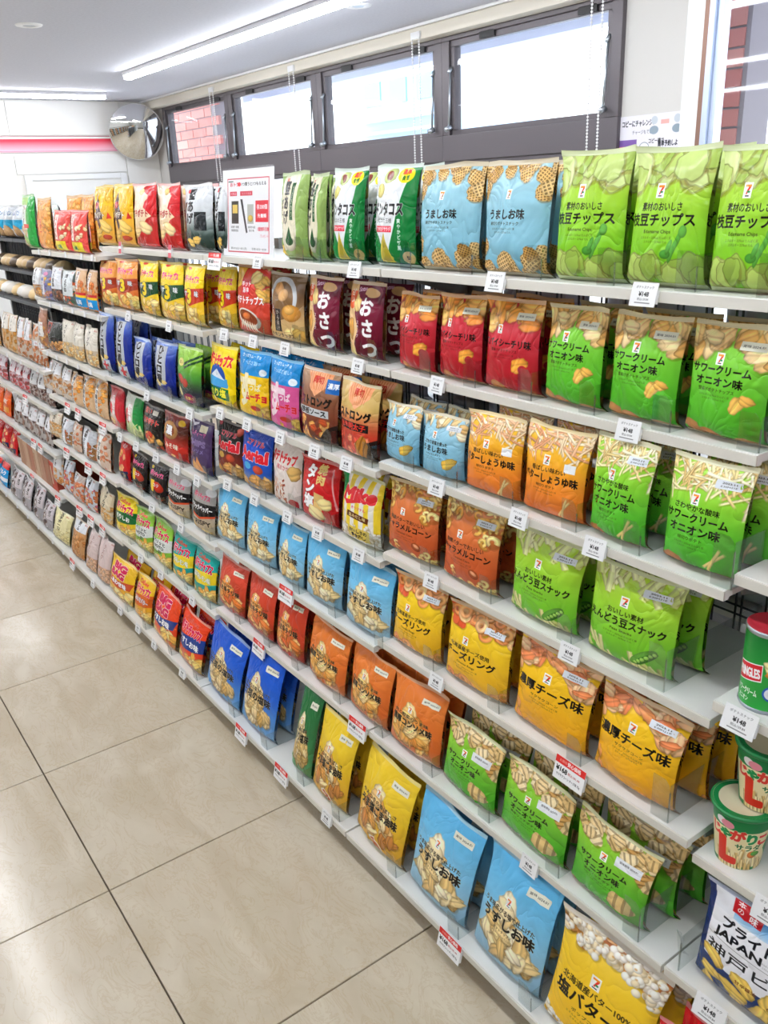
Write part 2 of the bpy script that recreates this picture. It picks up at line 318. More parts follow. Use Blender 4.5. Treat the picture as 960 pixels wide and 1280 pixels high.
@design
def p_redw():
    c = Cv(160, 256, '#f0dcc0'); c.grad(['#f2e4d0', '#f4e2c8', '#eccb98', '#c03028']); c.poly([(.55, 0), (1, 0), (1, .62), (.86, .5), (.6, .38), (.72, .2), (.45, .1)], '#d01e24'); c.poly([(.7, .55), (1, .48), (1, 1), (.1, 1), (.2, .86)], '#c02824')
    c.blob(.46, .14, .13, .08, .3, '#f4d480'); c.text('プチポテト', .40, .47, .12, '#a82418', wid=.72, bold=2, out='#fff4e0', ow=1); c.blob(.64, .68, .24, .14, .5, '#f2d498', kind='chip'); c.blob(.28, .76, .22, .11, -.3, '#eecb88', kind='chip'); return c
def threes(bg, hi, mid, seed):
    c = Cv(160, 256); c.grad(bg); c.r.seed(seed); c.blob(.35, .12, .4, .16, 0, hi, kind='flat'); c.poly([(0, .42), (1, .36), (1, .56), (.5, .66), (0, .56)], mid)
    c.pile('chip', ybot(.70, .04), 22, .13, GOLD); c.text('ポテトチップス', .48, .24, .12, '#e0306c', wid=.74, bold=2, out='#fff0f0', ow=1.4)
    c.text('3', .45, .50, .30, '#f8d81c', bold=3, out='#403010', ow=1.4); c.text('うす', .2, .47, .1, '#e8e8e8', bold=2, out='#555555', ow=1); c.text('味', .78, .46, .1, '#e8e8e8', bold=2, out='#555555', ow=1); c.blob(.3, .07, .12, .04, 0, '#d8402c', kind='flat'); return c
@design
def p_pz(): return threes(['#e88a30', '#f0a04a', '#d86a2c', '#e0a050'], '#f4b468', '#a83a20', 1)
@design
def p_yg(): return threes(['#f2cc1c', '#f6d62a', '#f0c82c', '#e8c050'], '#f8e24a', '#1e4c2c', 2)
@design
def p_yr(): return threes(['#f4cc18', '#f8d824', '#f0c028', '#ecc860'], '#f8e04a', '#c83a20', 3)
@design
def p_ramen():
    c = Cv(192, 272); c.grad(['#d8382c', '#d84030', '#d04430', '#c03828']); c.poly([(0, 0), (.35, 0), (.2, .3), (0, .35)], '#f0c048'); c.pile('chip', lambda x, y: x > .65 and y < .5, 10, .13, GOLD)
    c.rect(.26, .22, .55, .42, '#d82030'); c.text('ホット', .4, .27, .08, '#ffffff', bold=1.6); c.text('旨辛', .4, .36, .08, '#ffffff', bold=1.6); c.text('ポテトチップス', .46, .50, .12, '#ffffff', wid=.84, bold=2, out='#b01818', ow=1)
    c.blob(.45, .76, .36, .19, .3, '#f4f0e8'); c.blob(.45, .74, .29, .13, .3, '#8a3c1c', kind='flat'); c.blob(.42, .72, .12, .07, 0, '#e88040')
    for i in range(7): c.blob(.2 + i * .08, .84 + .01 * i, .02, .12, .5 - i * .16, '#f0e0c8', kind='stick')
    return c
@design
def p_chick():
    c = Cv(192, 272); c.grad(['#8c7050', '#6c5038', '#c8a46c', '#d4b070']); c.blob(.44, .36, .42, .42, 0, '#c8ccd0', kind='flat'); c.blob(.44, .40, .33, .38, 0, '#7c5a34', kind='flat')
    c.blob(.36, .24, .16, .12, .6, '#d89c58'); c.blob(.5, .32, .14, .12, -.4, '#e4b070'); c.blob(.72, .56, .22, .17, 0, '#d8963c'); c.blob(.68, .52, .12, .09, 0, '#ecb45c'); c.rect(.24, .52, .46, .84, '#281c18'); c.text('から揚げ', .35, .68, .075, '#f0e8d8', vert=True)
    c.blob(.16, .5, .08, .06, 0, '#201818', kind='flat'); c.text('旨', .16, .5, .06, '#ffffff', bold=1); c.pile('chip', lambda x, y: x > .6 and y > .82, 5, .12, GOLD); c.text('チキンチップス', .42, .89, .07, '#3a2818', wid=.7, bold=1.2); return c
@design
def p_osatsu():
    c = Cv(224, 320, '#7a1830'); c.grad(['#6c1a34', '#7a1c38', '#6a1428', '#5c1022']); c.poly([(0, 0), (.2, 0), (.35, .2), (.28, .4), (.42, .6), (.3, .8), (.4, 1), (0, 1)], '#f0c890'); c.rect(.4, .0, 1, .04, '#e8c890')
    c.blob(.14, .24, .17, .17, .2, '#e8602c', kind='flat'); c.text('甘い', .13, .2, .09, '#fff0d8', vert=True, bold=1.5); c.blob(.34, .28, .17, .12, 1.2, '#f4d080', kind='chip'); c.blob(.16, .6, .2, .14, 1.3, '#dca050', kind='chip'); c.blob(.2, .92, .13, .12, .5, '#f2d888', kind='chip')
    c.blob(.70, .14, .2, .085, .1, '#ecc088', kind='flat'); c.text('Satsu', .42, .10, .08, '#f8d8f0', bold=1.5, rot=-.15, out='#a03070', ow=1)
    c.text('お', .62, .32, .24, '#ffffff', bold=2.4); c.text('さ', .66, .58, .24, '#ffffff', bold=2.4); c.text('つ', .72, .84, .24, '#ffffff', bold=2.4); c.text('スナック', .40, .60, .055, '#f4e4e8', vert=True, bold=.8); return c
def tall(txt, big=None):
    c = Cv(160, 288); c.grad(['#6c8cd0', '#1c3498', '#14288c', '#0c1a54']); c.poly([(.06, .12), (.66, .08), (.70, .76), (.16, .82)], '#b4bac4'); c.text(txt, .38, .42, .165, '#0c0c14', vert=True, bold=3, out='#ffffff', ow=1.6)
    c.blob(.30, .76, .17, .09, .4, '#ecd28a', kind='chip'); c.blob(.62, .72, .12, .07, 0, '#e4c878', kind='chip'); c.blob(.6, .04, .2, .05, 0, '#9cb8e8', kind='flat')
    if big: c.poly([(.06, .82), (.78, .76), (.84, .98), (.12, .99)], '#c8ccd2'); c.text('大', .52, .885, .19, '#d82030', bold=3)
    return c
@design
def p_bl(): return tall('ひと口揚', 1)
@design
def p_bs(): return tall('ひと口揚')
@design
def p_melon():
    c = Cv(160, 256); c.grad(['#9ccc3c', '#88c038', '#4c9838', '#30303c', '#34363c']); c.poly([(.4, .28), (1, .08), (1, .12), (.4, .33)], '#1e4a20'); c.poly([(.42, .34), (1, .16), (1, .2), (.42, .38)], '#1e4a20')
    c.blob(.26, .28, .14, .11, 0, '#e8dc78', kind='flat'); c.text('濃い', .26, .28, .06, '#7c5c20'); c.blob(.28, .55, .18, .11, .5, '#d04830'); c.blob(.5, .6, .12, .12, 0, '#c03c28'); c.blob(.26, .76, .15, .07, 1., '#f0dc9c', kind='chip'); c.blob(.62, .84, .20, .13, 0, '#8c2450', kind='flat'); c.text('浅漬け', .62, .84, .06, '#f0dc6c', bold=1.2); return c
@design
def p_yel():
    c = Cv(208, 288, '#fadc10'); c.blob(.45, .50, .30, .27, 0, '#1c50b0', kind='flat'); c.poly([(.12, .50), (.8, .52), (.8, .66), (.12, .66)], '#48a8e4'); c.poly([(.2, .5), (.45, .38), (.72, .54)], '#dfe8f4')
    c.poly([(0, .66), (.82, .68), (.82, .86), (0, .84)], '#107038'); c.text('のり塩', .44, .76, .14, '#f0e83c', wid=.6, bold=2); c.text('ポテトチップス', .46, .25, .19, '#e0281c', wid=.86, bold=3, out='#fff8d8', ow=1); c.pile('chip', lambda x, y: y > .88 and x > .3, 8, .12, GOLD); return c
def mucho(col, hl):
    c = Cv(208, 288, col); c.rect(0, 0, 1, .36, '#1088d0'); c.text('さっぱりムーチョ', .42, .10, .06, '#ffffff', wid=.6, bold=1); c.text('すっぱさ旨い', .45, .19, .06, '#bfe4f8', wid=.7, bold=.6); c.blob(.85, .3, .1, .07, 0, '#e8f4fa', kind='flat')
    c.text('す', .32, .58, .52, hl, bold=2.5, wid=.7); c.text('っぱ', .66, .52, .12, hl, bold=2); c.text('ムーチョ', .66, .66, .13, '#d8202c', bold=2.6, wid=.56, out='#ffffff' if col != '#f4c81c' else None, ow=.6); c.blob(.66, .82, .16, .05, 0, '#c83020', kind='flat'); c.pile('chip', lambda x, y: y > .86 and x > .4, 6, .13, ['#e8b040', '#f0c860']); return c
@design
def p_muy(): return mucho('#f4c81c', '#fbf0c4')
@design
def p_mup(): return mucho('#dc5a98', '#f8dce8')
def strong(bg, l2, boxc, tc, meat, seed):
    c = Cv(224, 304); c.grad(bg); c.r.seed(seed); c.poly([(.18, .06), (.86, .04), (.8, .2), (.5, .36), (.28, .26)], '#f2a674')
    for i in range(9): c.poly([(.24 + i * .065, .06), (.26 + i * .065, .06), (.34 + i * .045, .28), (.33 + i * .045, .28)], '#d87c48')
    c.text('厚切', .52, .15, .10, '#c82c18', bold=1.5); c.text('ストロング', .46, .43, .13, '#17120e', wid=.86, bold=2.6, shear=-.1); c.rect(.02, .52, .84, .62, boxc); c.text(l2, .43, .57, .085, tc, wid=.72, bold=1.8)
    c.pile('chip', lambda x, y: y > .68 and x < .8, 22, .10, meat); c.poly([(.8, .75), (1, .68), (1, 1), (.5, 1)], '#281814'); return c
@design
def p_st1(): c = strong(['#b09070', '#8c5c40', '#7c3c28', '#5c2818'], '鉄板ソース', '#c8ccce', '#202020', ['#b84c24', '#e0a050', '#8c2c18'], 1); c.rect(.74, .12, 1, .3, '#2068b8'); c.text('濃厚', .87, .2, .08, '#ffffff', bold=1.4); return c
@design
def p_st2(): c = strong(['#c8a868', '#d8b468', '#c83c28', '#a82418'], '旨辛明太子', '#1c1412', '#e83828', ['#e8845c', '#d85038', '#f0a880'], 2); c.blob(.7, .82, .14, .2, .4, '#c88430', kind='ridge'); return c
@design
def p_rw():
    c = Cv(144, 240); c.grad(['#d03438', '#e8e4e0', '#e4d8c4', '#c02c2c']); c.poly([(.6, 0), (1, 0), (1, 1), (.55, .62)], '#c82430'); c.blob(.3, .5, .12, .24, -.3, '#d82430', kind='flat'); c.text('かっぱ揚', .46, .42, .12, '#ffffff', vert=True, bold=2, out='#c02020', ow=1); c.blob(.4, .8, .2, .13, .3, '#e8c080', kind='chip'); return c
@design
def p_gw():
    c = Cv(144, 240); c.grad(['#e4ece0', '#dce6d8', '#c8d8a4', '#90a868']); c.poly([(.6, 0), (1, .1), (1, .8), (.6, .6)], '#209040'); c.blob(.3, .5, .1, .3, -.2, '#d82430', kind='flat'); c.text('野菜揚', .42, .42, .13, '#ffffff', vert=True, bold=2, out='#c02020', ow=1); c.pile('stick', ybot(.7), 14, .16, ['#dce4a0', '#c8d884'], (.12, .2)); return c
@design
def p_pizza():
    c = Cv(160, 240, '#221c1a'); c.text('旨い', .3, .15, .14, '#d82c28', bold=2.2, out='#f8f0e0', ow=1.2); c.text('ピザポテト', .46, .36, .15, '#d02420', wid=.86, bold=2.4, out='#f8f0e4', ow=1.6); c.rect(.55, .1, .8, .2, '#f0ece0'); c.blob(.5, .72, .26, .2, .2, '#e8a050', kind='chip'); c.pile('chip', lambda x, y: y > .62, 12, .11, ['#d84c2c', '#f0b860', '#c83820']); return c
@design
def p_brown():
    c = Cv(160, 240); c.grad(['#9c2820', '#4c2418', '#c82c20', '#c02818']); c.blob(.38, .36, .34, .28, 0, '#c89050'); c.blob(.38, .36, .22, .17, 0, '#8a4420', kind='flat'); c.text('濃', .36, .36, .2, '#ffffff', bold=2.5, out='#301008', ow=1); c.blob(.78, .16, .12, .1, 0, '#f0c020', kind='flat'); c.text('みそ味', .45, .68, .12, '#f8e8d0', bold=2, out='#a01810', ow=1); c.blob(.5, .88, .1, .05, 0, '#f0b860', kind='chip'); return c
@design
def p_purple():
    c = Cv(160, 256); c.grad(['#483868', '#54406c', '#4c3860', '#3c2c54']); c.rect(.52, .1, .8, .22, '#efe8c8'); c.poly([(0, 0), (.2, .1), (.42, .06), (.42, .1), (.2, .16), (0, .08)], '#d8d4e4'); c.text('トルティーヤ', .42, .26, .1, '#e86cb0', wid=.74, bold=1.5, out='#302040', ow=.6)
    c.text('CHIPS', .44, .42, .14, '#7c6898', wid=.74, bold=2, out='#c8b8dc', ow=.8); c.text('コンソメ', .45, .56, .09, '#8878b0', wid=.6, bold=1.5); c.poly([(.5, .66), (.8, .92), (.3, .94)], '#e09048'); c.poly([(.3, .72), (.62, .96), (.14, .96)], '#eca85c'); return c
def aerial(bg, acc, seed):
    c = Cv(192, 272); c.grad(bg); c.text('エアリアル', .5, .22, .11, '#d83c50', wid=.6, bold=2, out='#ffffff', ow=1.2); c.text('Aerial', .46, .40, .26, '#e02030', wid=.88, bold=2.8, out='#ffffff', ow=1.5); c.blob(.1, .07, .09, .07, 0, '#d84058', kind='flat'); c.blob(.3, .6, .14, .08, 0, acc, kind='flat'); c.blob(.66, .62, .15, .1, 0, '#d04c30'); c.pile('chip', ybot(.80, .03), 14, .15, ['#e8bc78', '#d8a058']); return c
@design
def p_aek(): c = aerial(['#2c2828', '#241e1e', '#7c2c20', '#5c2418'], '#c8a04c', 1); c.blob(.86, .14, .1, .12, .6, '#d85844'); return c
@design
def p_aeb(): return aerial(['#1c48b8', '#1c50c8', '#2458b8', '#e0b878'], '#38a4dc', 2)
@design
def p_whitep():
    c = Cv(192, 272, '#e8dcd4'); c.text('ポテトチップ', .44, .26, .17, '#d82c30', wid=.86, bold=2.6); c.text('梅おかか', .48, .40, .08, '#c86c70', bold=1.5); c.blob(.82, .44, .16, .16, 0, '#d8b068', kind='chip'); c.pile('stick', lambda x, y: y > .58 and x < .62, 60, .05, ['#b86040', '#e0a484', '#98402c', '#f0d0b8'], (.3, .5)); c.blob(.8, .9, .14, .1, 0, '#c82c38', kind='flat'); c.blob(.1, .06, .05, .03, 0, '#d83040', kind='flat'); return c
@design
def p_tan():
    c = Cv(208, 288, '#c41c20'); c.grad(['#cc2420', '#c81c20', '#b01418']); c.text('焼肉', .58, .22, .15, '#f0d480', vert=True, bold=2.4); c.text('タン塩', .30, .44, .22, '#ffffff', vert=True, bold=3, out='#30100c', ow=.8); c.poly([(.46, .5), (.7, .52), (.66, .76), (.46, .72)], '#e0b870'); c.blob(.72, .64, .17, .13, 0, '#f2dc98', kind='chip'); c.blob(.5, .82, .22, .15, .2, '#f4dea0', kind='chip'); c.poly([(.8, .1), (.83, .1), (.98, .7), (.95, .7)], '#f0f0f0', .6); return c
@design
def p_mike():
    c = Cv(208, 304, '#f0ece0'); 
    for i in range(5): c.rect(.0 + i * .22, 0, .11 + i * .22, .75, '#f4d434')
    c.pile('pop', ybot(.72, .02), 34, .07, ['#f4ead4', '#e8d8b8', '#fffaf0']); c.poly([(0, 0), (.16, 0), (.06, .3), (0, .5)], '#149048'); c.text('Mike', .48, .28, .25, '#e02c34', wid=.82, bold=3.4, rot=-.12, shear=.25, out='#ffffff', ow=.8); c.poly([(.1, .40), (.7, .34), (.2, .46)], '#e02c34')
    c.text('オリジナル', .52, .47, .05, '#d83c70', bold=1.2); c.poly([(.25, .53), (.78, .56), (.76, .64), (.24, .61)], '#5c2c14'); c.text('旨みだし味', .50, .585, .055, '#f8e8a0', wid=.42, bold=1.4, rot=.04); c.rect(.26, .74, .8, .91, '#e8cc58'); c.text('おいしさの', .52, .79, .06, '#20180c', bold=1.4); c.text('黄金だし', .52, .86, .06, '#20180c', bold=1.4); return c
@design
def p_red():
    c = Cv(144, 224, '#c81c20'); c.blob(.5, .25, .3, .12, .4, '#e83c28', kind='flat'); c.blob(.4, .3, .13, .16, .6, '#e8a050', kind='chip'); c.pile('chip', lambda x, y: .35 < y < .8 and x < .7, 9, .14, ['#e8b060', '#f0a070', '#f4d0a0']); c.poly([(.2, .78), (.9, .7), (.9, .9), (.2, .92)], '#28204c'); c.text('パーティ', .5, .82, .09, '#f0c040', bold=1.5); c.text('えび', .5, .12, .1, '#ffffff', bold=1.8); return c
@design
def p_blk():
    c = Cv(144, 224, '#1e1a1a'); c.blob(.2, .12, .09, .06, 0, '#e8c41c', kind='flat'); c.text('ポテトチップス', .5, .25, .13, '#e0447c', wid=.7, bold=2.2, out='#f4e4e8', ow=1.2); c.blob(.66, .55, .26, .2, .4, '#c8321c'); c.poly([(.3, .4), (.5, .4), (.46, .7), (.28, .7)], '#f4cc30'); c.text('コク', .56, .52, .1, '#d8d8d8', bold=2); c.rect(.4, .78, .95, .9, '#28140c'); c.text('コーン', .7, .84, .09, '#c83020', bold=1.6); c.blob(.5, .96, .14, .06, 0, '#eab04c', kind='chip'); return c
@design
def p_bp():
    c = Cv(176, 256, '#b0aca8'); c.grad(['#b8b4b0', '#a8a4a0', '#b8a890', '#c8a878']); c.poly([(.0, .40), (1, .36), (1, .56), (.5, .66), (0, .58)], '#1c1a1c'); c.poly([(0, .58), (.5, .66), (1, .56), (1, .6), (.5, .70), (0, .62)], '#d84c28'); c.text('ポテトチップス', .46, .26, .12, '#d8486c', wid=.72, bold=2.2, out='#f0e0e4', ow=1); c.blob(.8, .14, .18, .12, 0, '#e4e6ea', kind='flat')
    c.text('ブラックペッパー', .48, .48, .12, '#ffffff', wid=.88, bold=2.2); c.text('CRISPY', .5, .76, .13, '#2c2420', wid=.74, bold=1.6); c.blob(.2, .85, .14, .09, 1, '#e8c47c', kind='chip'); c.blob(.7, .92, .2, .07, 0, '#e8c880', kind='chip'); return c
def calbee(bg, mid, l2, l2c, l2o, seed, hi=None):
    c = Cv(176, 256); c.grad(bg); c.poly([(0, .46), (.5, .40), (1, .30), (1, .56), (.7, .64), (.3, .68), (0, .64)], mid); c.pile('chip', ybot(.74, .04), 14, .14, GOLD); c.text('Calbee', .44, .14, .11, '#d8402c', bold=2, wid=.5, out=hi, ow=.6); c.text('ポテトチップス', .46, .30, .19, '#d8204c', wid=.82, bold=2.6, out='#ffffff', ow=1.2)
    for i, t in enumerate(l2): c.text(t, .46, .53 + i * .10 - (len(l2) - 1) * .03, .13 if len(l2) == 1 else .09, l2c, wid=min(.8, .16 * len(t)), bold=2, out=l2o, ow=1)
    return c
@design
def p_ns(): return calbee(['#f6d81c', '#f8dc20', '#f0d028', '#e0c850'], '#106830', ['のりしお'], '#ffffff', '#0c5028', 1)
@design
def p_gr(): c = calbee(['#88c43c', '#98cc48', '#80b838', '#c8c070'], '#dfe4e0', ['パリッと', 'NOTO', 'しお'], '#28302c', None, 2, '#ffffff'); c.blob(.4, .82, .16, .1, 0, '#e4d49c', kind='flat'); return c
@design
def p_teal(): return calbee(['#18a098', '#20a8a0', '#1c9890', '#d0c868'], '#f2d828', ['瀬戸内レモン味'], '#f4f0e0', '#3c7c70', 3)
@design
def p_cgold(): c = calbee(['#e8b81c', '#ecbc24', '#e0a024', '#e0a850'], '#d86018', ['しあわせバター'], '#e8e4e8', '#5c4858', 4); return c
@design
def p_cred(): return calbee(['#e8401c', '#ec4420', '#e03c1c', '#e8b870'], '#1c3c8c', ['うすしお味'], '#ffffff', '#102860', 5, '#ffffff')
def bigbag(bg, mid, l2, seed):
    c = Cv(208, 288); c.grad(bg); c.r.seed(seed)
    for i in range(30): c.blob(c.r.random(), c.r.random(), .012, .012, 0, '#f8c82c', kind='flat')
    c.text('BIG', .42, .20, .20, '#d01c50', wid=.5, bold=4, out='#ffffff', ow=1.6); c.text('BAG', .38, .38, .20, '#d01c50', wid=.56, bold=4, out='#ffffff', ow=1.6); c.poly([(0, .50), (.5, .52), (.98, .40), (.9, .6), (.5, .7), (.1, .66)], mid); c.text(l2, .42, .585, .13, '#ffffff', wid=.7, bold=2.2, out='#20306c', ow=.6); c.pile('chip', ybot(.74, .04), 18, .14, GOLD); return c
@design
def p_bbg(): return bigbag(['#e8b41c', '#f0c028', '#e8a828', '#e09c3c'], '#c8481c', 'しあわせ味', 1)
@design
def p_bbr(): return bigbag(['#e8441c', '#ec4820', '#e4421c', '#e09c50'], '#1c3c8c', 'うすしお味', 2)
# clear bags of nuts, beans and sweets further down the aisle
def clearbag(bg, label, food, cols, lab=(.1, .08, .8, .5), txt='お徳用', kind='chip', tc='#221c18', n=60, sz=.09, seed=1, rng=None):
    c = Cv(128, 208, bg); c.r.seed(seed); c.pile(kind, rng or (lambda x, y: y > .3), n, sz, cols, (.5, .9)); x0, y0, x1, y1 = lab; c.rect(x0, y0, x1, y1, label); c.text(txt, (x0 + x1) / 2, (y0 + y1) / 2, min(.12, (y1 - y0) / max(len(txt), 1)), tc, vert=True, bold=1.6); c.text('税込', x1 - .1, y0 + .06, .05, '#b04030', bold=.8); return c
NUT = ['#c89058', '#b87c44', '#dca868', '#a06838']
@design
def p_d21(): return clearbag('#b09c88', '#eceef0', 0, NUT, (.0, .02, 1, .55), 'あたりめ')
@design
def p_d22(): c = clearbag('#8a8ca8', '#d8d4dc', 0, ['#d8a848', '#c88c80', '#7870a8'], (.1, .2, .6, .8), 'チーズ鱈', seed=2); c.blob(.6, .16, .2, .1, 0, '#d078a0', kind='flat'); c.rect(.2, .3, .5, .38, '#2c50a8'); return c
@design
def p_d23(): return clearbag('#4c403c', '#e8eaf0', 0, ['#6c4434', '#8c5c44'], (.0, .02, .95, .6), 'いか燻製')
@design
def p_d24(): return clearbag('#586058', '#d8dee0', 0, ['#c85c34', '#3c6048', '#e0d8c8'], (.1, .02, .9, .7), '焼とり缶', seed=3)
@design
def p_d25(): c = clearbag('#d8b088', '#ece4dc', 0, ['#e09050', '#d88848', '#c86c34'], (.25, .1, .6, .5), 'さきいか', seed=4); c.rect(.1, .58, .95, .64, '#d03838'); c.rect(.1, .64, .95, .70, '#f4c828'); c.rect(.1, .70, .95, .92, '#2094d8'); c.text('北海', .5, .81, .13, '#ffffff', bold=2); return c
@design
def p_d31(): return clearbag('#a87860', '#f0ece8', 0, NUT, (.1, .35, .8, .7), 'くるみ', seed=5)
@design
def p_d32(): c = clearbag('#2c2a28', '#a83c30', 0, NUT, (.1, .06, .4, .4), '黒豆', seed=6, rng=lambda x, y: y > .6); c.rect(.5, .06, .95, .5, '#383c38'); return c
@design
def p_d33(): c = clearbag('#cdbba0', '#e6e0d2', 0, ['#e8c890', '#dcb070', '#f0dcb0'], (.02, .03, .98, .56), 'ナッツ', seed=7, rng=lambda x, y: y > .58); c.fine(.5, .2, .7, 4, '#6c6458'); return c
@design
def p_d41(): return clearbag('#d8ccc0', '#eef0f4', 0, ['#c89468', '#e0b484', '#b47c50'], (.05, .02, .95, .36), 'ミックス', seed=8)
@design
def p_d42(): return clearbag('#dcb890', '#f4f4f2', 0, ['#e8963c', '#e08430', '#f0ac58'], (.22, .02, .46, .98), '柿の種あられ', seed=9, rng=lambda x, y: True)
@design
def p_d51(): return clearbag('#d8c8ac', '#e8dcc8', 0, ['#d8a870', '#c89860'], (.2, .05, .9, .4), 'せんべい', seed=10)
@design
def p_d52(): return clearbag('#c8ccd2', '#e8ecf2', 0, ['#b08858', '#9c7048', '#b86848'], (.05, .02, .6, .96), '黒糖かりんとう', seed=11, rng=lambda x, y: x > .4 and y > .4)
@design
def p_d53(): return clearbag('#d8c0ac', '#f0eee8', 0, ['#d88460', '#e09c78', '#c87450'], (.3, .02, .52, .98), '甘えび揚', seed=12, rng=lambda x, y: True)
@design
def p_d61(): return clearbag('#ccc8c4', '#e6e8ec', 0, ['#e0a468', '#d08c50'], (.1, .02, .9, .5), 'おかき', seed=13)
@design
def p_d62(): return clearbag('#c8ccd4', '#dde2ea', 0, ['#d88858', '#e0a078', '#c07048', '#c85c6c'], (.1, .02, .8, .32), '甘納豆', seed=14)
@design
def p_d63(): return clearbag('#c8b8b0', '#e8eaee', 0, ['#d87850', '#e89468'], (.05, .02, .5, .3), 'エビ', seed=15)
@design
def p_d65(): return clearbag('#d2c0a0', '#e2d4b4', 0, ['#d0a060', '#c08c4c', '#e0b878'], (.1, .02, .9, .5), '芋けんぴ', seed=16)
@design
def p_d71(): return clearbag('#a8a4a8', '#d4ccd0', 0, ['#5c4040', '#6c4c4c', '#3c2c34', '#d8d4d8'], (.55, .02, .95, .6), 'チョコ', seed=17, rng=lambda x, y: x < .75, sz=.1)
@design
def p_d72(): return clearbag('#e0d8a0', '#ece4b0', 0, ['#e4dca8', '#d8cc90'], (.1, .05, .85, .6), '玉子ボーロ', seed=18)
@design
def p_d73(): return clearbag('#c89460', '#e8ecf0', 0, ['#c88850', '#b87840', '#d89c60'], (.05, .02, .95, .30), '麦ふ', seed=19)
@design
def p_d74(): c = clearbag('#d0b8b0', '#dcc8c4', 0, ['#d8b090', '#c89c80'], (.0, .0, 1, .62), '', seed=20, rng=lambda x, y: y > .62); c.text('ラスク', .5, .3, .11, '#a87c74', vert=True, bold=1); return c
@design
def p_dg(): c = clearbag('#98c864', '#e4ece0', 0, ['#d8b890', '#e0e4c8', '#c8a070'], (.02, .2, .55, .55), 'サラダ', seed=21, rng=lambda x, y: y > .6); c.rect(.6, 0, 1, 1, '#28a040'); c.rect(.3, .55, .7, .62, '#d83828'); return c
@design
def p_do(): c = clearbag('#e8a048', '#e86c28', 0, ['#f0b860', '#e09038'], (.1, .28, .36, .98), 'ベビー', tc='#c82818', seed=22, rng=lambda x, y: y < .3 or x > .6); c.rect(.38, .28, .6, .98, '#f0a048'); c.text('スター', .48, .55, .1, '#c82818', vert=True, bold=1.6); return c
@design
def p_dr(): c = clearbag('#e0483c', '#f8ece0', 0, ['#f0d8b0', '#e8c890'], (.12, .12, .4, .7), 'えびせん', tc='#d02c28', seed=23, rng=lambda x, y: x > .5 and .35 < y < .7, n=12); c.rect(.0, .74, .8, 1, '#f4dc1c'); c.text('5連', .4, .87, .1, '#20704c', bold=1.5); return c
@design
def p_e1(): return clearbag('#cfae84', '#efe9de', 0, ['#d8a058', '#c88c44'], (.2, .02, .95, .42), 'クルトン', seed=31)
@design
def p_e2(): return clearbag('#c8b8a8', '#f0f0f4', 0, ['#b87c54', '#a4643c', '#e0a484'], (.0, .02, .9, .48), '豆菓子', seed=32)
@design
def p_e3(): return clearbag('#d0c0b0', '#e4e6ea', 0, ['#c88458', '#b86c44'], (.1, .40, .9, .52), '殻付', seed=33, rng=lambda x, y: .08 < y < .35 or y > .55)
@design
def p_e4(): return clearbag('#c8a8b0', '#ece0e6', 0, ['#c85c5c', '#b84c54', '#8c4c4c'], (.1, .04, .9, .45), '梅', tc='#b02c50', seed=34)
@design
def p_e5(): return clearbag('#a89c98', '#dcdcde', 0, ['#5c4440', '#4c3838', '#7c6058'], (.1, .04, .9, .5), '昆布', seed=35)
@design
def p_e6(): return clearbag('#b0a8a4', '#eeeef2', 0, ['#6c5450', '#8c6c60', '#503c3c'], (.05, .12, .95, .5), '小梅', seed=36)
@design
def p_plain(): c = Cv(64, 96, '#c8ccd0'); c.grad(['#d4d8e0', '#b4b8c4', '#c8ccd4']); c.poly([(0, .2), (1, .35), (1, .4), (0, .26)], '#8c90a0'); c.poly([(0, .7), (1, .6), (1, .63), (0, .76)], '#9498a8'); c.rect(.2, .3, .8, .6, '#a8a8ac'); return c
@design
def p_orangebag(): c = Cv(128, 160, '#e8642c'); c.text('BABY', .5, .4, .2, '#fff0d8', bold=2); c.rect(.1, .6, .9, .8, '#f4a040'); return c
@design
def p_bluebag(): c = Cv(128, 160, '#2c98d8'); c.rect(0, 0, 1, .25, '#d83030'); c.rect(0, .6, 1, .75, '#e4ecf4'); c.text('ミルク', .5, .42, .2, '#ffffff', bold=2); return c
@design
def p_bread(): c = Cv(128, 128, '#e8ecf0'); c.rect(0, .45, 1, .72, '#28a0c8'); c.blob(.5, .85, .4, .25, 0, '#c8a070'); c.text('しょくパン', .5, .25, .16, '#4068a0', wid=.7, bold=1.5); return c
@design
def p_redpack(): c = Cv(160, 160, '#d8d8d8'); c.rect(0, 0, 1, .55, '#d02024'); c.text('黒ごま', .5, .3, .24, '#ffffff', wid=.7, bold=2); c.rect(0, .55, 1, 1, '#c8ccd0'); return c
@design
def p_greypack(): c = Cv(160, 192, '#9ca09c'); c.rect(.05, .06, .35, .2, '#c82028'); c.poly([(.3, .5), (.6, .4), (.8, .7), (.5, .9)], '#2c3c34'); c.text('のり', .6, .3, .2, '#202020', bold=2.4, rot=.3); return c
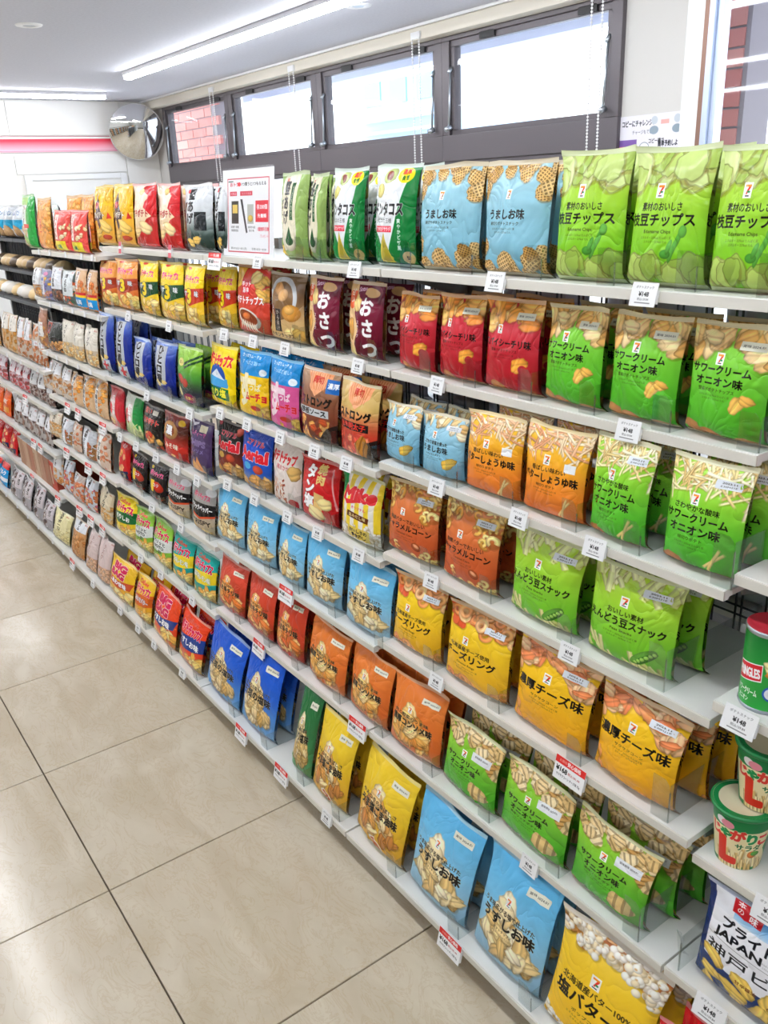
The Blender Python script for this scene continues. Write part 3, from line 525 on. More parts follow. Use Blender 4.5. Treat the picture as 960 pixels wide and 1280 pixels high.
@design
def p_pride():
    c = Cv(352, 448, '#ecedf2'); c.grad(['#2c78c8', '#4c98dc', '#bcd8ec'], 0, .22); c.rect(0, 0, .2, .22, '#e4e6ec'); c.poly([(0, .0), (.02, 0), (.02, 1), (0, 1)], '#1c2c60')
    c.poly([(.18, .0), (.42, .0), (.42, .17), (.18, .17)], '#c02028'); c.text('日本の', .24, .08, .05, '#ffffff', vert=True, bold=1); c.text('推し味', .35, .085, .055, '#ffffff', vert=True, bold=1.2)
    c.blob(.66, .10, .15, .10, 0, '#16305c', kind='flat'); c.blob(.66, .10, .135, .09, 0, '#58b4dc', kind='flat'); c.text('湖池', .66, .10, .07, '#ffffff', bold=1.4)
    c.text('プライドポテト', .52, .29, .095, '#14161c', wid=.82, bold=2); c.text('JAPAN', .29, .385, .095, '#14161c', wid=.40, bold=1.8); c.text('神戸', .82, .40, .07, '#14161c', bold=1); c.fine(.58, .39, .2, 2, '#444444')
    c.rect(.02, .45, .98, .453, '#888888'); c.text('神戸ビーフ', .50, .55, .125, '#14161c', wid=.92, bold=.6)
    c.poly([(0, .68), (1, .70), (1, 1), (0, 1)], '#1c3468'); c.r.seed(3)
    for x, y, r in ((.12, .64, .12), (.4, .70, .13), (.62, .74, .13), (.12, .80, .11), (.33, .82, .14), (.55, .86, .12), (.9, .72, .13), (.1, .93, .1), (.36, .95, .1), (.92, .88, .1), (.7, .97, .12), (.8, .64, .1)): c.blob(x, y, r, r * .62, c.r.random() * 2, '#ecc860', kind='chip')
    c.blob(.78, .85, .10, .08, 0, '#3c2c20', kind='flat'); c.blob(.78, .845, .08, .05, 0, '#b83838'); c.text('甘辛醤油', .42, .70, .035, '#6c3c10', bold=.6); c.text('仕立て', .66, .755, .035, '#6c3c10', bold=.6); return c
def tagimg(kind):
    if kind == 'r':
        c = Cv(160, 104, '#f4f4f4'); c.rect(0, 0, 1, .30, '#e0302c'); c.text('安心価格', .62, .15, .2, '#ffffff', bold=1.6, wid=.45); c.text('お買得', .25, .15, .13, '#ffe8d8', bold=.6); c.text('¥168', .25, .50, .28, '#181818', bold=1.6); c.text('税込181.44', .66, .52, .13, '#a03030'); c.text('サクサクコーン チーズ味 75g', .5, .76, .13, '#222222', wid=.8); return c
    if kind == 'p':
        c = Cv(64, 96, '#ececec'); c.rect(0, 0, 1, .38, '#dc6470'); c.rect(0, .62, 1, 1, '#dc6470'); return c
    if kind == 'c': return Cv(16, 16, '#e8e9ea')
    c = Cv(120, 88, '#eceded'); c.text('ポテトスナック', .5, .2, .13, '#555555', wid=.7); c.text('¥148', .5, .48, .26, '#222222', bold=1.2); c.text('税込159.84', .5, .7, .13, '#555555'); c.rect(.2, .84, .8, .87, '#888888'); return c
# ---------------------------------------------------------------- materials
def lin(c):
    c = hx(c) if isinstance(c, str) else np.array(c, float)
    return tuple(float(x / 12.92 if x <= .04045 else ((x + .055) / 1.055) ** 2.4) for x in c) + (1,)
def mat(name, col, rough=.5, metal=0., spec=.5, emit=None, est=0.):
    m = bpy.data.materials.new(name); m.use_nodes = True; b = m.node_tree.nodes['Principled BSDF']
    b.inputs['Base Color'].default_value = lin(col); b.inputs['Roughness'].default_value = rough; b.inputs['Metallic'].default_value = metal
    b.inputs['Specular IOR Level'].default_value = spec
    if emit: b.inputs['Emission Color'].default_value = lin(emit); b.inputs['Emission Strength'].default_value = est
    return m
def nodes(m): return m.node_tree.nodes, m.node_tree.links, m.node_tree.nodes['Principled BSDF']
def noise_col(m, c1, c2, scale=4., detail=5., coord='Object', stretch=None, bump=0., dist=0.):
    n, l, b = nodes(m); tc = n.new('ShaderNodeTexCoord'); mp = n.new('ShaderNodeMapping'); no = n.new('ShaderNodeTexNoise'); cr = n.new('ShaderNodeValToRGB')
    if stretch: mp.inputs['Scale'].default_value = stretch
    no.inputs['Scale'].default_value = scale; no.inputs['Detail'].default_value = detail; no.inputs['Distortion'].default_value = dist
    l.new(tc.outputs[coord], mp.inputs[0]); l.new(mp.outputs[0], no.inputs[0]); l.new(no.outputs[0], cr.inputs[0]); l.new(cr.outputs[0], b.inputs['Base Color'])
    cr.color_ramp.elements[0].position = .3; cr.color_ramp.elements[1].position = .7; cr.color_ramp.elements[0].color = lin(c1); cr.color_ramp.elements[1].color = lin(c2)
    if bump: bu = n.new('ShaderNodeBump'); bu.inputs['Strength'].default_value = bump; bu.inputs['Distance'].default_value = .002; l.new(no.outputs[0], bu.inputs['Height']); l.new(bu.outputs[0], b.inputs['Normal'])
    return m
def clear_mat(name, tint, gloss=.10, rough=.03):
    m = bpy.data.materials.new(name); m.use_nodes = True; n, l = m.node_tree.nodes, m.node_tree.links; n.clear()
    t = n.new('ShaderNodeBsdfTransparent'); g = n.new('ShaderNodeBsdfGlossy'); x = n.new('ShaderNodeMixShader'); f = n.new('ShaderNodeLayerWeight'); p = n.new('ShaderNodeMath'); a = n.new('ShaderNodeMath'); o = n.new('ShaderNodeOutputMaterial')
    t.inputs[0].default_value = lin(tint); g.inputs['Roughness'].default_value = rough; p.operation = 'POWER'; p.inputs[1].default_value = 4; a.operation = 'MULTIPLY_ADD'; a.inputs[1].default_value = .45; a.inputs[2].default_value = gloss
    l.new(f.outputs['Facing'], p.inputs[0]); l.new(p.outputs[0], a.inputs[0]); l.new(a.outputs[0], x.inputs[0]); l.new(t.outputs[0], x.inputs[1]); l.new(g.outputs[0], x.inputs[2]); l.new(x.outputs[0], o.inputs[0]); return m
M = {}
M['shelf'] = noise_col(mat('shelf_enamel', '#e4e4de', .35), '#dededa', '#e8e8e2', 3)
M['rail'] = mat('rail_enamel', '#dddad0', .4); M['upright'] = mat('upright_steel', '#8c8c88', .4, .3); M['wire'] = mat('wire_chrome', '#4c5054', .4, .5)
M['kick'] = mat('kick_plate', '#8a7c66', .6); M['dark'] = mat('dark_steel', '#2a2a2c', .6); M['clear'] = clear_mat('clear_plastic', '#f3f6f6', .075); M['edge'] = clear_mat('clear_plastic_edge', '#e2e8e8', .30, .25)
M['glass'] = clear_mat('window_glass', '#fcfeff', .03); M['film'] = clear_mat('clear_film', '#ffffff', .015, .12)
M['white'] = mat('white_plastic', '#ecedee', .4); M['frame'] = mat('dark_window_frame', '#5f5a5e', .4, .3); M['ceil'] = noise_col(mat('ceiling_board', '#d7d9e4', .8), '#cfd1dc', '#d6d8e3', 60, 2, bump=.2)
M['wall'] = noise_col(mat('wall_cream', '#e6e4de', .7), '#e2e0da', '#e8e6e0', 1.5); M['panel'] = mat('wall_panel_white', '#ecebe8', .5); M['blind'] = mat('blind_box', '#dcd6c8', .6); M['rope'] = mat('bead_chain', '#f2f2f2', .5)
M['lamp'] = mat('lamp_diffuser', '#ffffff', .5, emit='#f8fbff', est=LAMP); M['lampbody'] = mat('lamp_body', '#e8e8ee', .5)
M['grout'] = noise_col(mat('grout', '#5c5044', .9), '#544a40', '#665a4c', 8); M['mirror'] = mat('mirror_glass', '#e6e6e6', .03, 1.); M['mirror_rim'] = mat('mirror_rim', '#d8d8d8', .4)
M['seal'] = mat('seal_white', '#dcdcd8', .35); M['stay'] = mat('steel_stay', '#b8c0c8', .3, .8); M['wallr'] = mat('pillar_paint', '#cfcdc9', .7)

def stone():
    m = mat('tile_stone', '#c8bda6', .17, spec=.45); n, l, b = nodes(m); tc = n.new('ShaderNodeTexCoord'); oi = n.new('ShaderNodeObjectInfo'); va = n.new('ShaderNodeVectorMath'); va.operation = 'SCALE'; va.inputs['Scale'].default_value = 40
    cb = n.new('ShaderNodeCombineXYZ'); l.new(oi.outputs['Random'], cb.inputs[0]); l.new(oi.outputs['Random'], cb.inputs[1]); l.new(cb.outputs[0], va.inputs[0]); ad = n.new('ShaderNodeVectorMath'); l.new(tc.outputs['Object'], ad.inputs[0]); l.new(va.outputs[0], ad.inputs[1])
    mp = n.new('ShaderNodeMapping'); mp.inputs['Rotation'].default_value = (0, 0, .6); mp.inputs['Scale'].default_value = (1, 2.2, 1); l.new(ad.outputs[0], mp.inputs[0])
    n1 = n.new('ShaderNodeTexNoise'); n1.inputs['Scale'].default_value = 3.2; n1.inputs['Detail'].default_value = 8; n1.inputs['Distortion'].default_value = 1.2; l.new(mp.outputs[0], n1.inputs[0])
    n2 = n.new('ShaderNodeTexNoise'); n2.inputs['Scale'].default_value = 7; n2.inputs['Detail'].default_value = 9; n2.inputs['Roughness'].default_value = .65; n2.inputs['Distortion'].default_value = 2.2; l.new(mp.outputs[0], n2.inputs[0])
    r1 = n.new('ShaderNodeValToRGB'); r1.color_ramp.elements[0].position = .34; r1.color_ramp.elements[1].position = .7; r1.color_ramp.elements[0].color = lin('#c2b59d'); r1.color_ramp.elements[1].color = lin('#d3c9b4'); l.new(n1.outputs[0], r1.inputs[0])
    r2 = n.new('ShaderNodeValToRGB'); e = r2.color_ramp.elements; e[0].position = .47; e[0].color = (0, 0, 0, 1); e[1].position = .5; e[1].color = (1, 1, 1, 1); e2 = r2.color_ramp.elements.new(.53); e2.color = (0, 0, 0, 1); l.new(n2.outputs[0], r2.inputs[0])
    mx = n.new('ShaderNodeMix'); mx.data_type = 'RGBA'; mm = n.new('ShaderNodeMath'); mm.operation = 'MULTIPLY'; mm.inputs[1].default_value = .35; l.new(r2.outputs[0], mm.inputs[0]); l.new(mm.outputs[0], mx.inputs[0]); l.new(r1.outputs[0], mx.inputs[6]); mx.inputs[7].default_value = lin('#b49c78'); l.new(mx.outputs[2], b.inputs['Base Color'])
    return m
M['tile'] = stone()
def brickmat():
    m = mat('outer_brick', '#c89a94', .8); n, l, b = nodes(m); oi = n.new('ShaderNodeObjectInfo'); r = n.new('ShaderNodeValToRGB'); r.color_ramp.elements[0].color = lin('#b06c66'); r.color_ramp.elements[1].color = lin('#c48880'); l.new(oi.outputs['Random'], r.inputs[0]); l.new(r.outputs[0], b.inputs['Base Color']); return m
M['brick'] = brickmat(); M['mortar'] = mat('mortar', '#8c8488', .9)

def print_mat(name, img, rough=.32, bump=.38, spec=.28):
    m = bpy.data.materials.new(name); m.use_nodes = True; n, l, b = nodes(m); t = n.new('ShaderNodeTexImage'); t.image = img; t.extension = 'EXTEND'; t.interpolation = 'Cubic'; l.new(t.outputs[0], b.inputs['Base Color'])
    b.inputs['Roughness'].default_value = rough; b.inputs['Specular IOR Level'].default_value = spec
    if bump:
        tc = n.new('ShaderNodeTexCoord'); no = n.new('ShaderNodeTexNoise'); no.inputs['Scale'].default_value = 2.6; no.inputs['Detail'].default_value = 2.5; no.inputs['Distortion'].default_value = .9; bu = n.new('ShaderNodeBump'); bu.inputs['Strength'].default_value = bump; bu.inputs['Distance'].default_value = .02
        oi = n.new('ShaderNodeObjectInfo'); ad = n.new('ShaderNodeVectorMath'); cb = n.new('ShaderNodeCombineXYZ'); mu = n.new('ShaderNodeMath'); mu.operation = 'MULTIPLY'; mu.inputs[1].default_value = 30; l.new(oi.outputs['Random'], mu.inputs[0]); l.new(mu.outputs[0], cb.inputs[0]); l.new(mu.outputs[0], cb.inputs[2])
        l.new(tc.outputs['UV'], ad.inputs[0]); l.new(cb.outputs[0], ad.inputs[1]); l.new(ad.outputs[0], no.inputs[0]); sb = n.new('ShaderNodeMath'); sb.operation = 'SUBTRACT'; sb.inputs[1].default_value = .5; ab = n.new('ShaderNodeMath'); ab.operation = 'ABSOLUTE'; mi = n.new('ShaderNodeMath'); mi.operation = 'POWER'; mi.inputs[1].default_value = .55
        l.new(no.outputs[0], sb.inputs[0]); l.new(sb.outputs[0], ab.inputs[0]); l.new(ab.outputs[0], mi.inputs[0]); l.new(mi.outputs[0], bu.inputs['Height']); l.new(bu.outputs[0], b.inputs['Normal'])
    return m
_pm = {}
def pm(key):
    if key not in _pm:
        matte = key in ('ishi', 'us', 'chili', 'cons', 'goma', 'nori'); _pm[key] = print_mat('print_' + str(len(_pm)), D[key]().image('print_' + str(len(_pm))), .34 if matte else .22)
    return _pm[key]
def tm(key):
    k = 'tag' + key
    if k not in _pm: _pm[k] = print_mat('card_' + str(len(_pm)), tagimg(key).image('card_' + str(len(_pm))), .5, 0)
    return _pm[k]

# ---------------------------------------------------------------- mesh helpers
def link(name, me, m=None, parent=None, loc=(0, 0, 0), rot=None, scale=None):
    o = bpy.data.objects.new(name, me); COL.objects.link(o); o.location = loc
    if rot: o.rotation_euler = rot
    if scale: o.scale = scale
    if parent: o.parent = parent
    if m is not None and me is not None:
        if len(me.materials) == 0: me.materials.append(m)
        if me.materials[0] is not m: o.material_slots[0].link = 'OBJECT'; o.material_slots[0].material = m
    return o
def tag(o, label=None, cat=None, group=None, kind=None):
    if label: o['label'] = label; LABELS.append((label, group, o.name))
    if cat: o['category'] = cat
    if group: o['group'] = group
    if kind: o['kind'] = kind
    return o
LABELS = []
def empty(name, loc=(0, 0, 0), rz=0.):
    o = bpy.data.objects.new(name, None); COL.objects.link(o); o.location = loc; o.rotation_euler = (0, 0, rz); o.empty_display_size = .05; return o
class MB:
    def __init__(s): s.v = []; s.f = []
    def box(s, x0, y0, z0, x1, y1, z1):
        i = len(s.v); s.v += [(x0, y0, z0), (x1, y0, z0), (x1, y1, z0), (x0, y1, z0), (x0, y0, z1), (x1, y0, z1), (x1, y1, z1), (x0, y1, z1)]
        s.f += [(i, i+3, i+2, i+1), (i+4, i+5, i+6, i+7), (i, i+1, i+5, i+4), (i+1, i+2, i+6, i+5), (i+2, i+3, i+7, i+6), (i+3, i, i+4, i+7)]; return s
    def tube(s, a, b, r, n=8, r2=None):
        a, b = Vector(a), Vector(b); d = (b - a).normalized(); u = d.orthogonal().normalized(); w = d.cross(u); i = len(s.v); r2 = r if r2 is None else r2
        for p, q in ((a, r), (b, r2)):
            for k in range(n): t = 2 * math.pi * k / n; s.v.append(tuple(p + (u * math.cos(t) + w * math.sin(t)) * q))
        for k in range(n): s.f.append((i + k, i + (k + 1) % n, i + n + (k + 1) % n, i + n + k))
        s.f.append(tuple(i + k for k in range(n))[::-1]); s.f.append(tuple(i + n + k for k in range(n))); return s
    def lathe(s, prof, n=32, c=(0, 0, 0)):
        i = len(s.v)
        for r, z in prof:
            for k in range(n): t = 2 * math.pi * k / n; s.v.append((c[0] + r * math.cos(t), c[1] + r * math.sin(t), c[2] + z))
        for j in range(len(prof) - 1):
            for k in range(n): a, b = i + j * n + k, i + j * n + (k + 1) % n; s.f.append((a, b, b + n, a + n))
        return s
    def prism(s, pts, ax, d0, d1):
        """pts in the two other axes, extruded along ax"""
        i = len(s.v); n = len(pts)
        for d in (d0, d1):
            for p in pts: q = [p[0], p[1]]; q.insert(ax, d); s.v.append(tuple(q))
        s.f.append(tuple(range(i, i + n))); s.f.append(tuple(range(i + n, i + 2 * n))[::-1])
        for k in range(n): a, b = i + k, i + (k + 1) % n; s.f.append((a, a + n, b + n, b))
        return s
    def mesh(s, name, bevel=0., smooth=False):
        me = bpy.data.meshes.new(name); me.from_pydata(s.v, [], s.f); bm = bmesh.new(); bm.from_mesh(me); bmesh.ops.recalc_face_normals(bm, faces=bm.faces)
        if bevel: bmesh.ops.bevel(bm, geom=list(bm.edges), offset=bevel, segments=2, affect='EDGES', profile=.6)
        bm.to_mesh(me); bm.free()
        if smooth:
            for p in me.polygons: p.use_smooth = True
        return me
    def obj(s, name, m, parent=None, bevel=0., smooth=False, **k): return link(name, s.mesh(name, bevel, smooth), m, parent, **k)
def B(*a): return MB().box(*a)
# ---------------------------------------------------------------- the room
X1R, Y0R = 5.0, -4.6
def struct(o, label=None): o['kind'] = 'structure'; return o
fl = struct(B(WALL_X, Y0R, -.1, X1R, WALL_Y, -.012).obj('floor', M['grout']))
tme = B(-.2982, -.2982, -.012, .2982, .2982, 0).mesh('tile'); bmm = bmesh.new(); bmm.from_mesh(tme); bmesh.ops.bevel(bmm, geom=[e for e in bmm.edges if all(v.co.z > -.001 for v in e.verts)], offset=.0012, segments=1, affect='EDGES'); bmm.to_mesh(tme); bmm.free()
nx = 0
for i in range(-14, 5):
    for j in range(-6, 6):
        x, y = .008 + .6 * i + .0, -.247 + .6 * j
        if WALL_X + .2 < x < X1R and Y0R + .2 < y < WALL_Y - .1: link('tile', tme, M['tile'], fl, (x, y, 0), rot=(0, 0, rnd.choice((0, math.pi))))
struct(B(WALL_X, Y0R, CEIL, X1R, WALL_Y + .3, CEIL + .12).obj('ceiling', M['ceil']))
struct(B(WALL_X - .1, Y0R, 0, WALL_X, WALL_Y + .01, CEIL).obj('wall_left', M['wall'])); WL = bpy.data.objects['wall_left']
struct(B(WALL_X, Y0R - .1, 0, X1R, Y0R, CEIL).obj('wall_front', M['wall'])); struct(B(X1R, Y0R, 0, X1R + .1, WALL_Y + .3, CEIL).obj('wall_right', M['wall']))
# far wall: boards with seams, a printed red band, a recessed service door
for y0, y1 in ((-1.9, .33), (.34, 1.462), (1.47, 2.585), (2.593, 2.955)):
    for z0, z1 in ((2.285, 2.59), (.08, 2.10)):
        if y0 == 1.47 and z0 < 1: continue
        B(0, y0, z0, .012, y1, z1).obj('panel', M['panel'], WL, loc=(WALL_X, 0, 0), bevel=.002)
B(0, 1.47, 1.93, .012, 2.585, 2.10).obj('panel', M['panel'], WL, loc=(WALL_X, 0, 0), bevel=.002)
bandm = mat('red_band', '#e8506a', .5); n_, l_, b_ = nodes(bandm); tc = n_.new('ShaderNodeTexCoord'); sp = n_.new('ShaderNodeSeparateXYZ'); mr = n_.new('ShaderNodeMapRange'); cr = n_.new('ShaderNodeValToRGB')
mr.inputs['From Min'].default_value = 2.13; mr.inputs['From Max'].default_value = 2.25; l_.new(tc.outputs['Object'], sp.inputs[0]); l_.new(sp.outputs[2], mr.inputs[0]); l_.new(mr.outputs[0], cr.inputs[0]); l_.new(cr.outputs[0], b_.inputs['Base Color'])
e = cr.color_ramp.elements; e[0].color = lin('#f4d0dc'); e[1].color = lin('#e8304c'); e[1].position = .85; cr.color_ramp.elements.new(.08).color = lin('#e08098'); cr.color_ramp.elements.new(.12).color = lin('#f0bccc')
tag(B(0, -4.5, 2.13, .016, 2.95, 2.25).obj('trim_1', bandm, loc=(WALL_X, 0, 0)), kind='structure'); tag(B(0, -4.5, 2.25, .022, 2.95, 2.268).obj('trim_2', M['panel'], loc=(WALL_X, 0, 0)), kind='structure'); tag(B(0, -4.5, 2.268, .018, 2.95, 2.275).obj('trim_3', mat('band_edge', '#b86878', .5), loc=(WALL_X, 0, 0)), kind='structure')
dr = struct(B(.0, 1.60, 0, .02, 2.50, 1.87).obj('door_1', M['panel'], loc=(WALL_X, 0, 0))); MB().box(0, 1.53, 0, .035, 1.60, 1.92).box(0, 2.50, 0, .035, 2.57, 1.92).box(0, 1.60, 1.87, .035, 2.50, 1.92).obj('door_frame', M['white'], dr, bevel=.003); B(.02, 2.40, .95, .05, 2.43, 1.07).obj('door_handle', M['stay'], dr, bevel=.004)
# window wall
WB = struct(MB().box(WALL_X, WALL_Y, 0, -1.70, WALL_Y + .12, .78).box(WALL_X, WALL_Y, 2.545, X1R, WALL_Y + .12, CEIL).box(WALL_X, WALL_Y, .78, -7.60, WALL_Y + .01, 2.545).box(-1.675, WALL_Y, 0, -1.30, WALL_Y + .12, 2.545).box(2.4, WALL_Y, 0, X1R, WALL_Y + .12, 2.545).box(-1.21, WALL_Y, 0, 2.4, WALL_Y + .12, .12).obj('wall_back', M['wallr']))
def hopper(k, xa, xb):
    w = struct(MB().box(xa, -.03, 2.49, xb, .07, 2.545).box(xa, -.03, 1.80, xb, .07, 1.955).box(xa, -.03, 1.955, xa + .07, .07, 2.49).box(xb - .07, -.03, 1.955, xb, .07, 2.49).obj('window_%d' % k, M['frame'], loc=(0, WALL_Y, 0), bevel=.004))
    MB().box(xa + .07, -.015, 2.455, xb - .07, .03, 2.49).box(xa + .07, -.015, 1.955, xb - .07, .03, 1.985).box(xa + .07, -.015, 1.985, xa + .105, .03, 2.455).box(xb - .105, -.015, 1.985, xb - .07, .03, 2.455).obj('window_sash', M['frame'], w, bevel=.003)
    B(xa + .105, 0, 1.985, xb - .105, .006, 2.455).obj('window_pane', M['glass'], w)
    for x in (xa + .085, xb - .085): MB().tube((x, -.03, 2.32), (x, -.05, 1.99), .007).tube((x, -.035, 2.0), (x, -.075, 1.985), .016, 10).tube((x, -.02, 2.34), (x, -.045, 2.31), .011).obj('window_stay', M['stay'], w, smooth=True)
    for x in (xa + .35, xb - .3): B(x, -.03, 2.46, x + .13, -.008, 2.50).obj('window_catch', M['dark'], w, bevel=.003)
    lw = struct(MB().box(xa, -.02, .78, xb, .06, .83).box(xa, -.02, 1.765, xb, .06, 1.80).box(xa, -.02, .83, xa + .035, .06, 1.765).box(xb - .035, -.02, .83, xb, .06, 1.765).obj('window_%d' % (k + 5), M['frame'], loc=(0, WALL_Y, 0), bevel=.003)); B(xa + .035, .01, .83, xb - .035, .016, 1.765).obj('window_pane', M['glass'], lw)
for k, (xa, xb) in enumerate(((-7.60, -6.095), (-6.095, -4.59), (-4.59, -3.095), (-3.095, -1.675))): hopper(k + 1, xa, xb)
w5 = struct(MB().box(-1.175, -.03, 0, -1.145, .06, 2.545).box(-1.145, -.01, .12, -1.115, .05, 2.5).box(1.0, -.03, .12, 1.05, .06, 2.545).box(2.36, -.03, .12, 2.4, .06, 2.545).box(-1.115, -.02, 2.50, 2.4, .05, 2.545).box(-1.115, -.02, .12, 2.4, .05, .17).obj('window_5', mat('pale_aluminium', '#c4d0e6', .35, .4), loc=(0, WALL_Y, 0), bevel=.004)); B(-1.115, .01, .17, 2.36, .016, 2.50).obj('window_pane', M['glass'], w5)
struct(B(-1.30, -.02, 0, -1.205, .06, 2.545).obj('trim_7', M['white'], loc=(0, WALL_Y, 0), bevel=.003)); struct(B(-1.205, -.0, .0, -1.175, .06, 2.545).obj('trim_4', mat('bronze_trim', '#8a6a5c', .4, .4), loc=(0, WALL_Y - .02, 0)))
bl = struct(B(-7.88, -.13, 2.515, -1.68, -.03, 2.585).obj('trim_5', M['blind'], loc=(0, WALL_Y, 0), bevel=.006)); struct(B(-7.88, -.15, 2.585, -1.0, -.02, 2.60).obj('trim_6', M['white'], loc=(0, WALL_Y, 0)))
CH = [(-6.22, 'over the brick-backed far window'), (-4.80, 'at the second dark window'), (-3.25, 'at the third dark window'), (-1.78, 'beside the grey pillar')]
def chain(x, y, z0, z1):
    mb = MB(); mb.tube((0, 0, z0), (0, 0, z1), .0016, 5)
    z = z0
    while z < z1: mb.box(-.004, -.004, z, .004, .004, z + .008); z += .016
    return mb.obj('chain', M['rope'], loc=(0, 0, 0))
for x, w in CH:
    t = empty('blind_chain', (x, WALL_Y - .14, 1.78)); tag(t, 'looped white bead chain hanging ' + w, 'blind chain', 'bead chains of the window blinds')
    for dx in (0, .07):
        c = chain(0, 0, 0, .76); c.name = 'strand'; c.parent = t; c.location = (dx, 0, 0)
    B(-.01, -.004, .74, .08, .01, .78).obj('bracket', M['white'], t, bevel=.002)
# poster on the pillar
c = Cv(320, 200, '#e4e2ea'); c.text('コピーにチャレンジ！', .30, .15, .13, '#303038', wid=.5, bold=1); c.text('チャージもできます', .42, .32, .09, '#505058', wid=.4); c.rect(.02, .45, .30, .58, '#7858a0'); c.rect(.02, .58, .30, .68, '#e06878'); c.rect(.02, .68, .12, .78, '#e8d060'); c.rect(.12, .68, .30, .78, '#8860b0'); c.rect(.02, .82, .30, .9, '#c86088')
for px in (.56, .90): c.blob(px, .12, .05, .05, 0, '#c0c8d0', kind='flat'); c.blob(px, .30, .07, .05, 0, '#8c9ca8', kind='flat')
c.rect(.66, .12, .78, .2, '#e8a8a0'); c.text('コピー機で', .60, .50, .1, '#202020', bold=.8, wid=.24); c.text('簡単予約しよう', .80, .56, .12, '#202028', bold=1.4, wid=.34); c.blob(.42, .62, .08, .07, 0, '#9098a0', kind='flat'); c.blob(.42, .62, .07, .06, 0, '#eeeef2', kind='flat'); c.rect(.88, .74, .98, .88, '#b87868')
pim = print_mat('poster_print', c.image('poster'), .5, 0)
def card(name, w, h, t, m, body=None, back=False):
    """upright card in the xz plane, print on its -y side"""
    me = B(-w/2, 0, 0, w/2, t, h).mesh(name); me.materials.append(body or M['white']); me.materials.append(m); uv = me.uv_layers.new(name='UV')
    for p in me.polygons:
        if p.normal.y < -.9:
            p.material_index = 1
            for li in p.loop_indices: v = me.vertices[me.loops[li].vertex_index].co; uv.data[li].uv = (v.x / w + .5, v.z / h)
    return me
tag(link('poster', card('poster', .40, .25, .003, pim), None, None, (-1.485, WALL_Y - .004, 1.70)), 'printed notice about copying taped to the grey pillar', 'poster')
# mirror
mt = empty('convex_mirror', (WALL_X + .02, 2.68, 2.30)); prof = [(.27 * k / 14, .07 * (1 - (k / 14) ** 2)) for k in range(15)]
q = Euler((0, math.radians(103), math.radians(-18))); g = MB().lathe(prof[:1] and [(max(r, .0005), z) for r, z in prof], 48).obj('mirror_face', M['mirror'], mt, smooth=True, loc=(.16, 0, 0), rot=q)
MB().lathe([(.268, .0), (.272, -.004), (.274, .003), (.270, .006), (.268, .004)], 48).obj('rim', M['mirror_rim'], mt, smooth=True, loc=(.16, 0, 0), rot=q); MB().tube((0, 0, 0), (.15, 0, 0), .014).box(-.01, -.05, -.05, .0, .05, .05).obj('bracket', M['white'], mt)
tag(mt, 'round convex safety mirror on the far wall', 'mirror')
# ceiling lamps
def strip(x0, y0, x1, y1, label):
    t = empty('ceiling_lamp', ((x0 + x1) / 2, (y0 + y1) / 2, CEIL)); L = max(x1 - x0, y1 - y0) / 2; rz = 0 if x1 - x0 > y1 - y0 else math.pi / 2; t.rotation_euler.z = rz
    B(-L, -.042, -.028, L, .042, 0).obj('housing', M['lampbody'], t, bevel=.004); B(-L + .01, -.029, -.056, L - .01, .029, -.028).obj('diffuser', M['lamp'], t, bevel=.008)
    B(-L - .001, -.034, -.056, -L + .01, .034, -.028).obj('end_cap', M['lampbody'], t); B(L - .01, -.034, -.056, L + .001, .034, -.028).obj('end_cap', M['lampbody'], t); tag(t, label, 'lamp', 'linear ceiling lamps')
strip(-5.75, 1.9, -2.1, 1.9, 'long white strip lamp running towards the window corner'); strip(-2.05, 1.9, 2.5, 1.9, 'long white strip lamp above the near window side')
strip(-5.75, -.55, -2.1, -.55, 'strip lamp above the far half of the aisle'); strip(-2.05, -.55, 1.6, -.55, 'strip lamp above the near shelves'); strip(1.65, -.55, 4.6, -.55, 'strip lamp behind the viewer')
strip(-5.75, -3.0, -2.1, -3.0, 'strip lamp over the next aisle, far part'); strip(-2.05, -3.0, 1.6, -3.0, 'strip lamp over the next aisle, near part')
strip(-7.15, .25, -7.15, 2.2, 'short strip lamp running across, along the far wall'); strip(-7.15, -2.6, -7.15, -.6, 'crosswise strip lamp left of the picture')
for (x, y), l in zip(((-4.03, .70), (-2.86, 2.15)), ('small ceiling downlight at the upper left', 'small ceiling downlight beside the long strip lamp')):
    t = empty('downlight', (x, y, CEIL)); MB().lathe([(.035, -.002), (.04, -.008), (.07, -.006), (.075, 0)], 28).obj('ring', M['white'], t, smooth=True); MB().lathe([(.0005, -.004), (.03, -.006), (.036, -.003)], 20).obj('lens', M['stay'], t, smooth=True); tag(t, l, 'lamp', 'recessed downlights')
# outside
gd = B(-24, WALL_Y + .15, -.15, 10, 18, -.05).obj('pavement', mat('pavement', '#c8c8cc', .9)); gd['kind'] = 'structure'
def brickwall(x0, x1, y, z0, z1, label):
    w = B(x0 - .002, 0, z0, x1 + .002, .25, z1).obj('brick_column', M['mortar'], loc=(0, y + .012, 0)); tag(w, label, 'wall', 'brick columns outside'); bw, bh = .36, .10; me = B(0, -.012, 0, bw - .012, .02, bh - .012).mesh('brick', bevel=.002); me2 = B(0, -.012, 0, bw / 2 - .012, .02, bh - .012).mesh('brick', bevel=.002)
    r = 0; z = z0
    while z < z1:
        x = x0 - (bw / 2 if r % 2 else 0)
        while x < x1 - .05:
            if x < x0 - .01: link('brick', me2, M['brick'], w, (x0, 0, z))
            elif x + bw > x1 + .02: link('brick', me2, M['brick'], w, (x, 0, z))
            else: link('brick', me, M['brick'], w, (x, 0, z))
            x += bw
        r += 1; z += bh
brickwall(-9.95, -8.07, 3.75, 1.2, 3.2, 'pink brick column outside the farthest window'); brickwall(-2.05, -1.495, 3.75, 1.2, 3.2, 'pink brick column outside the right-hand window')
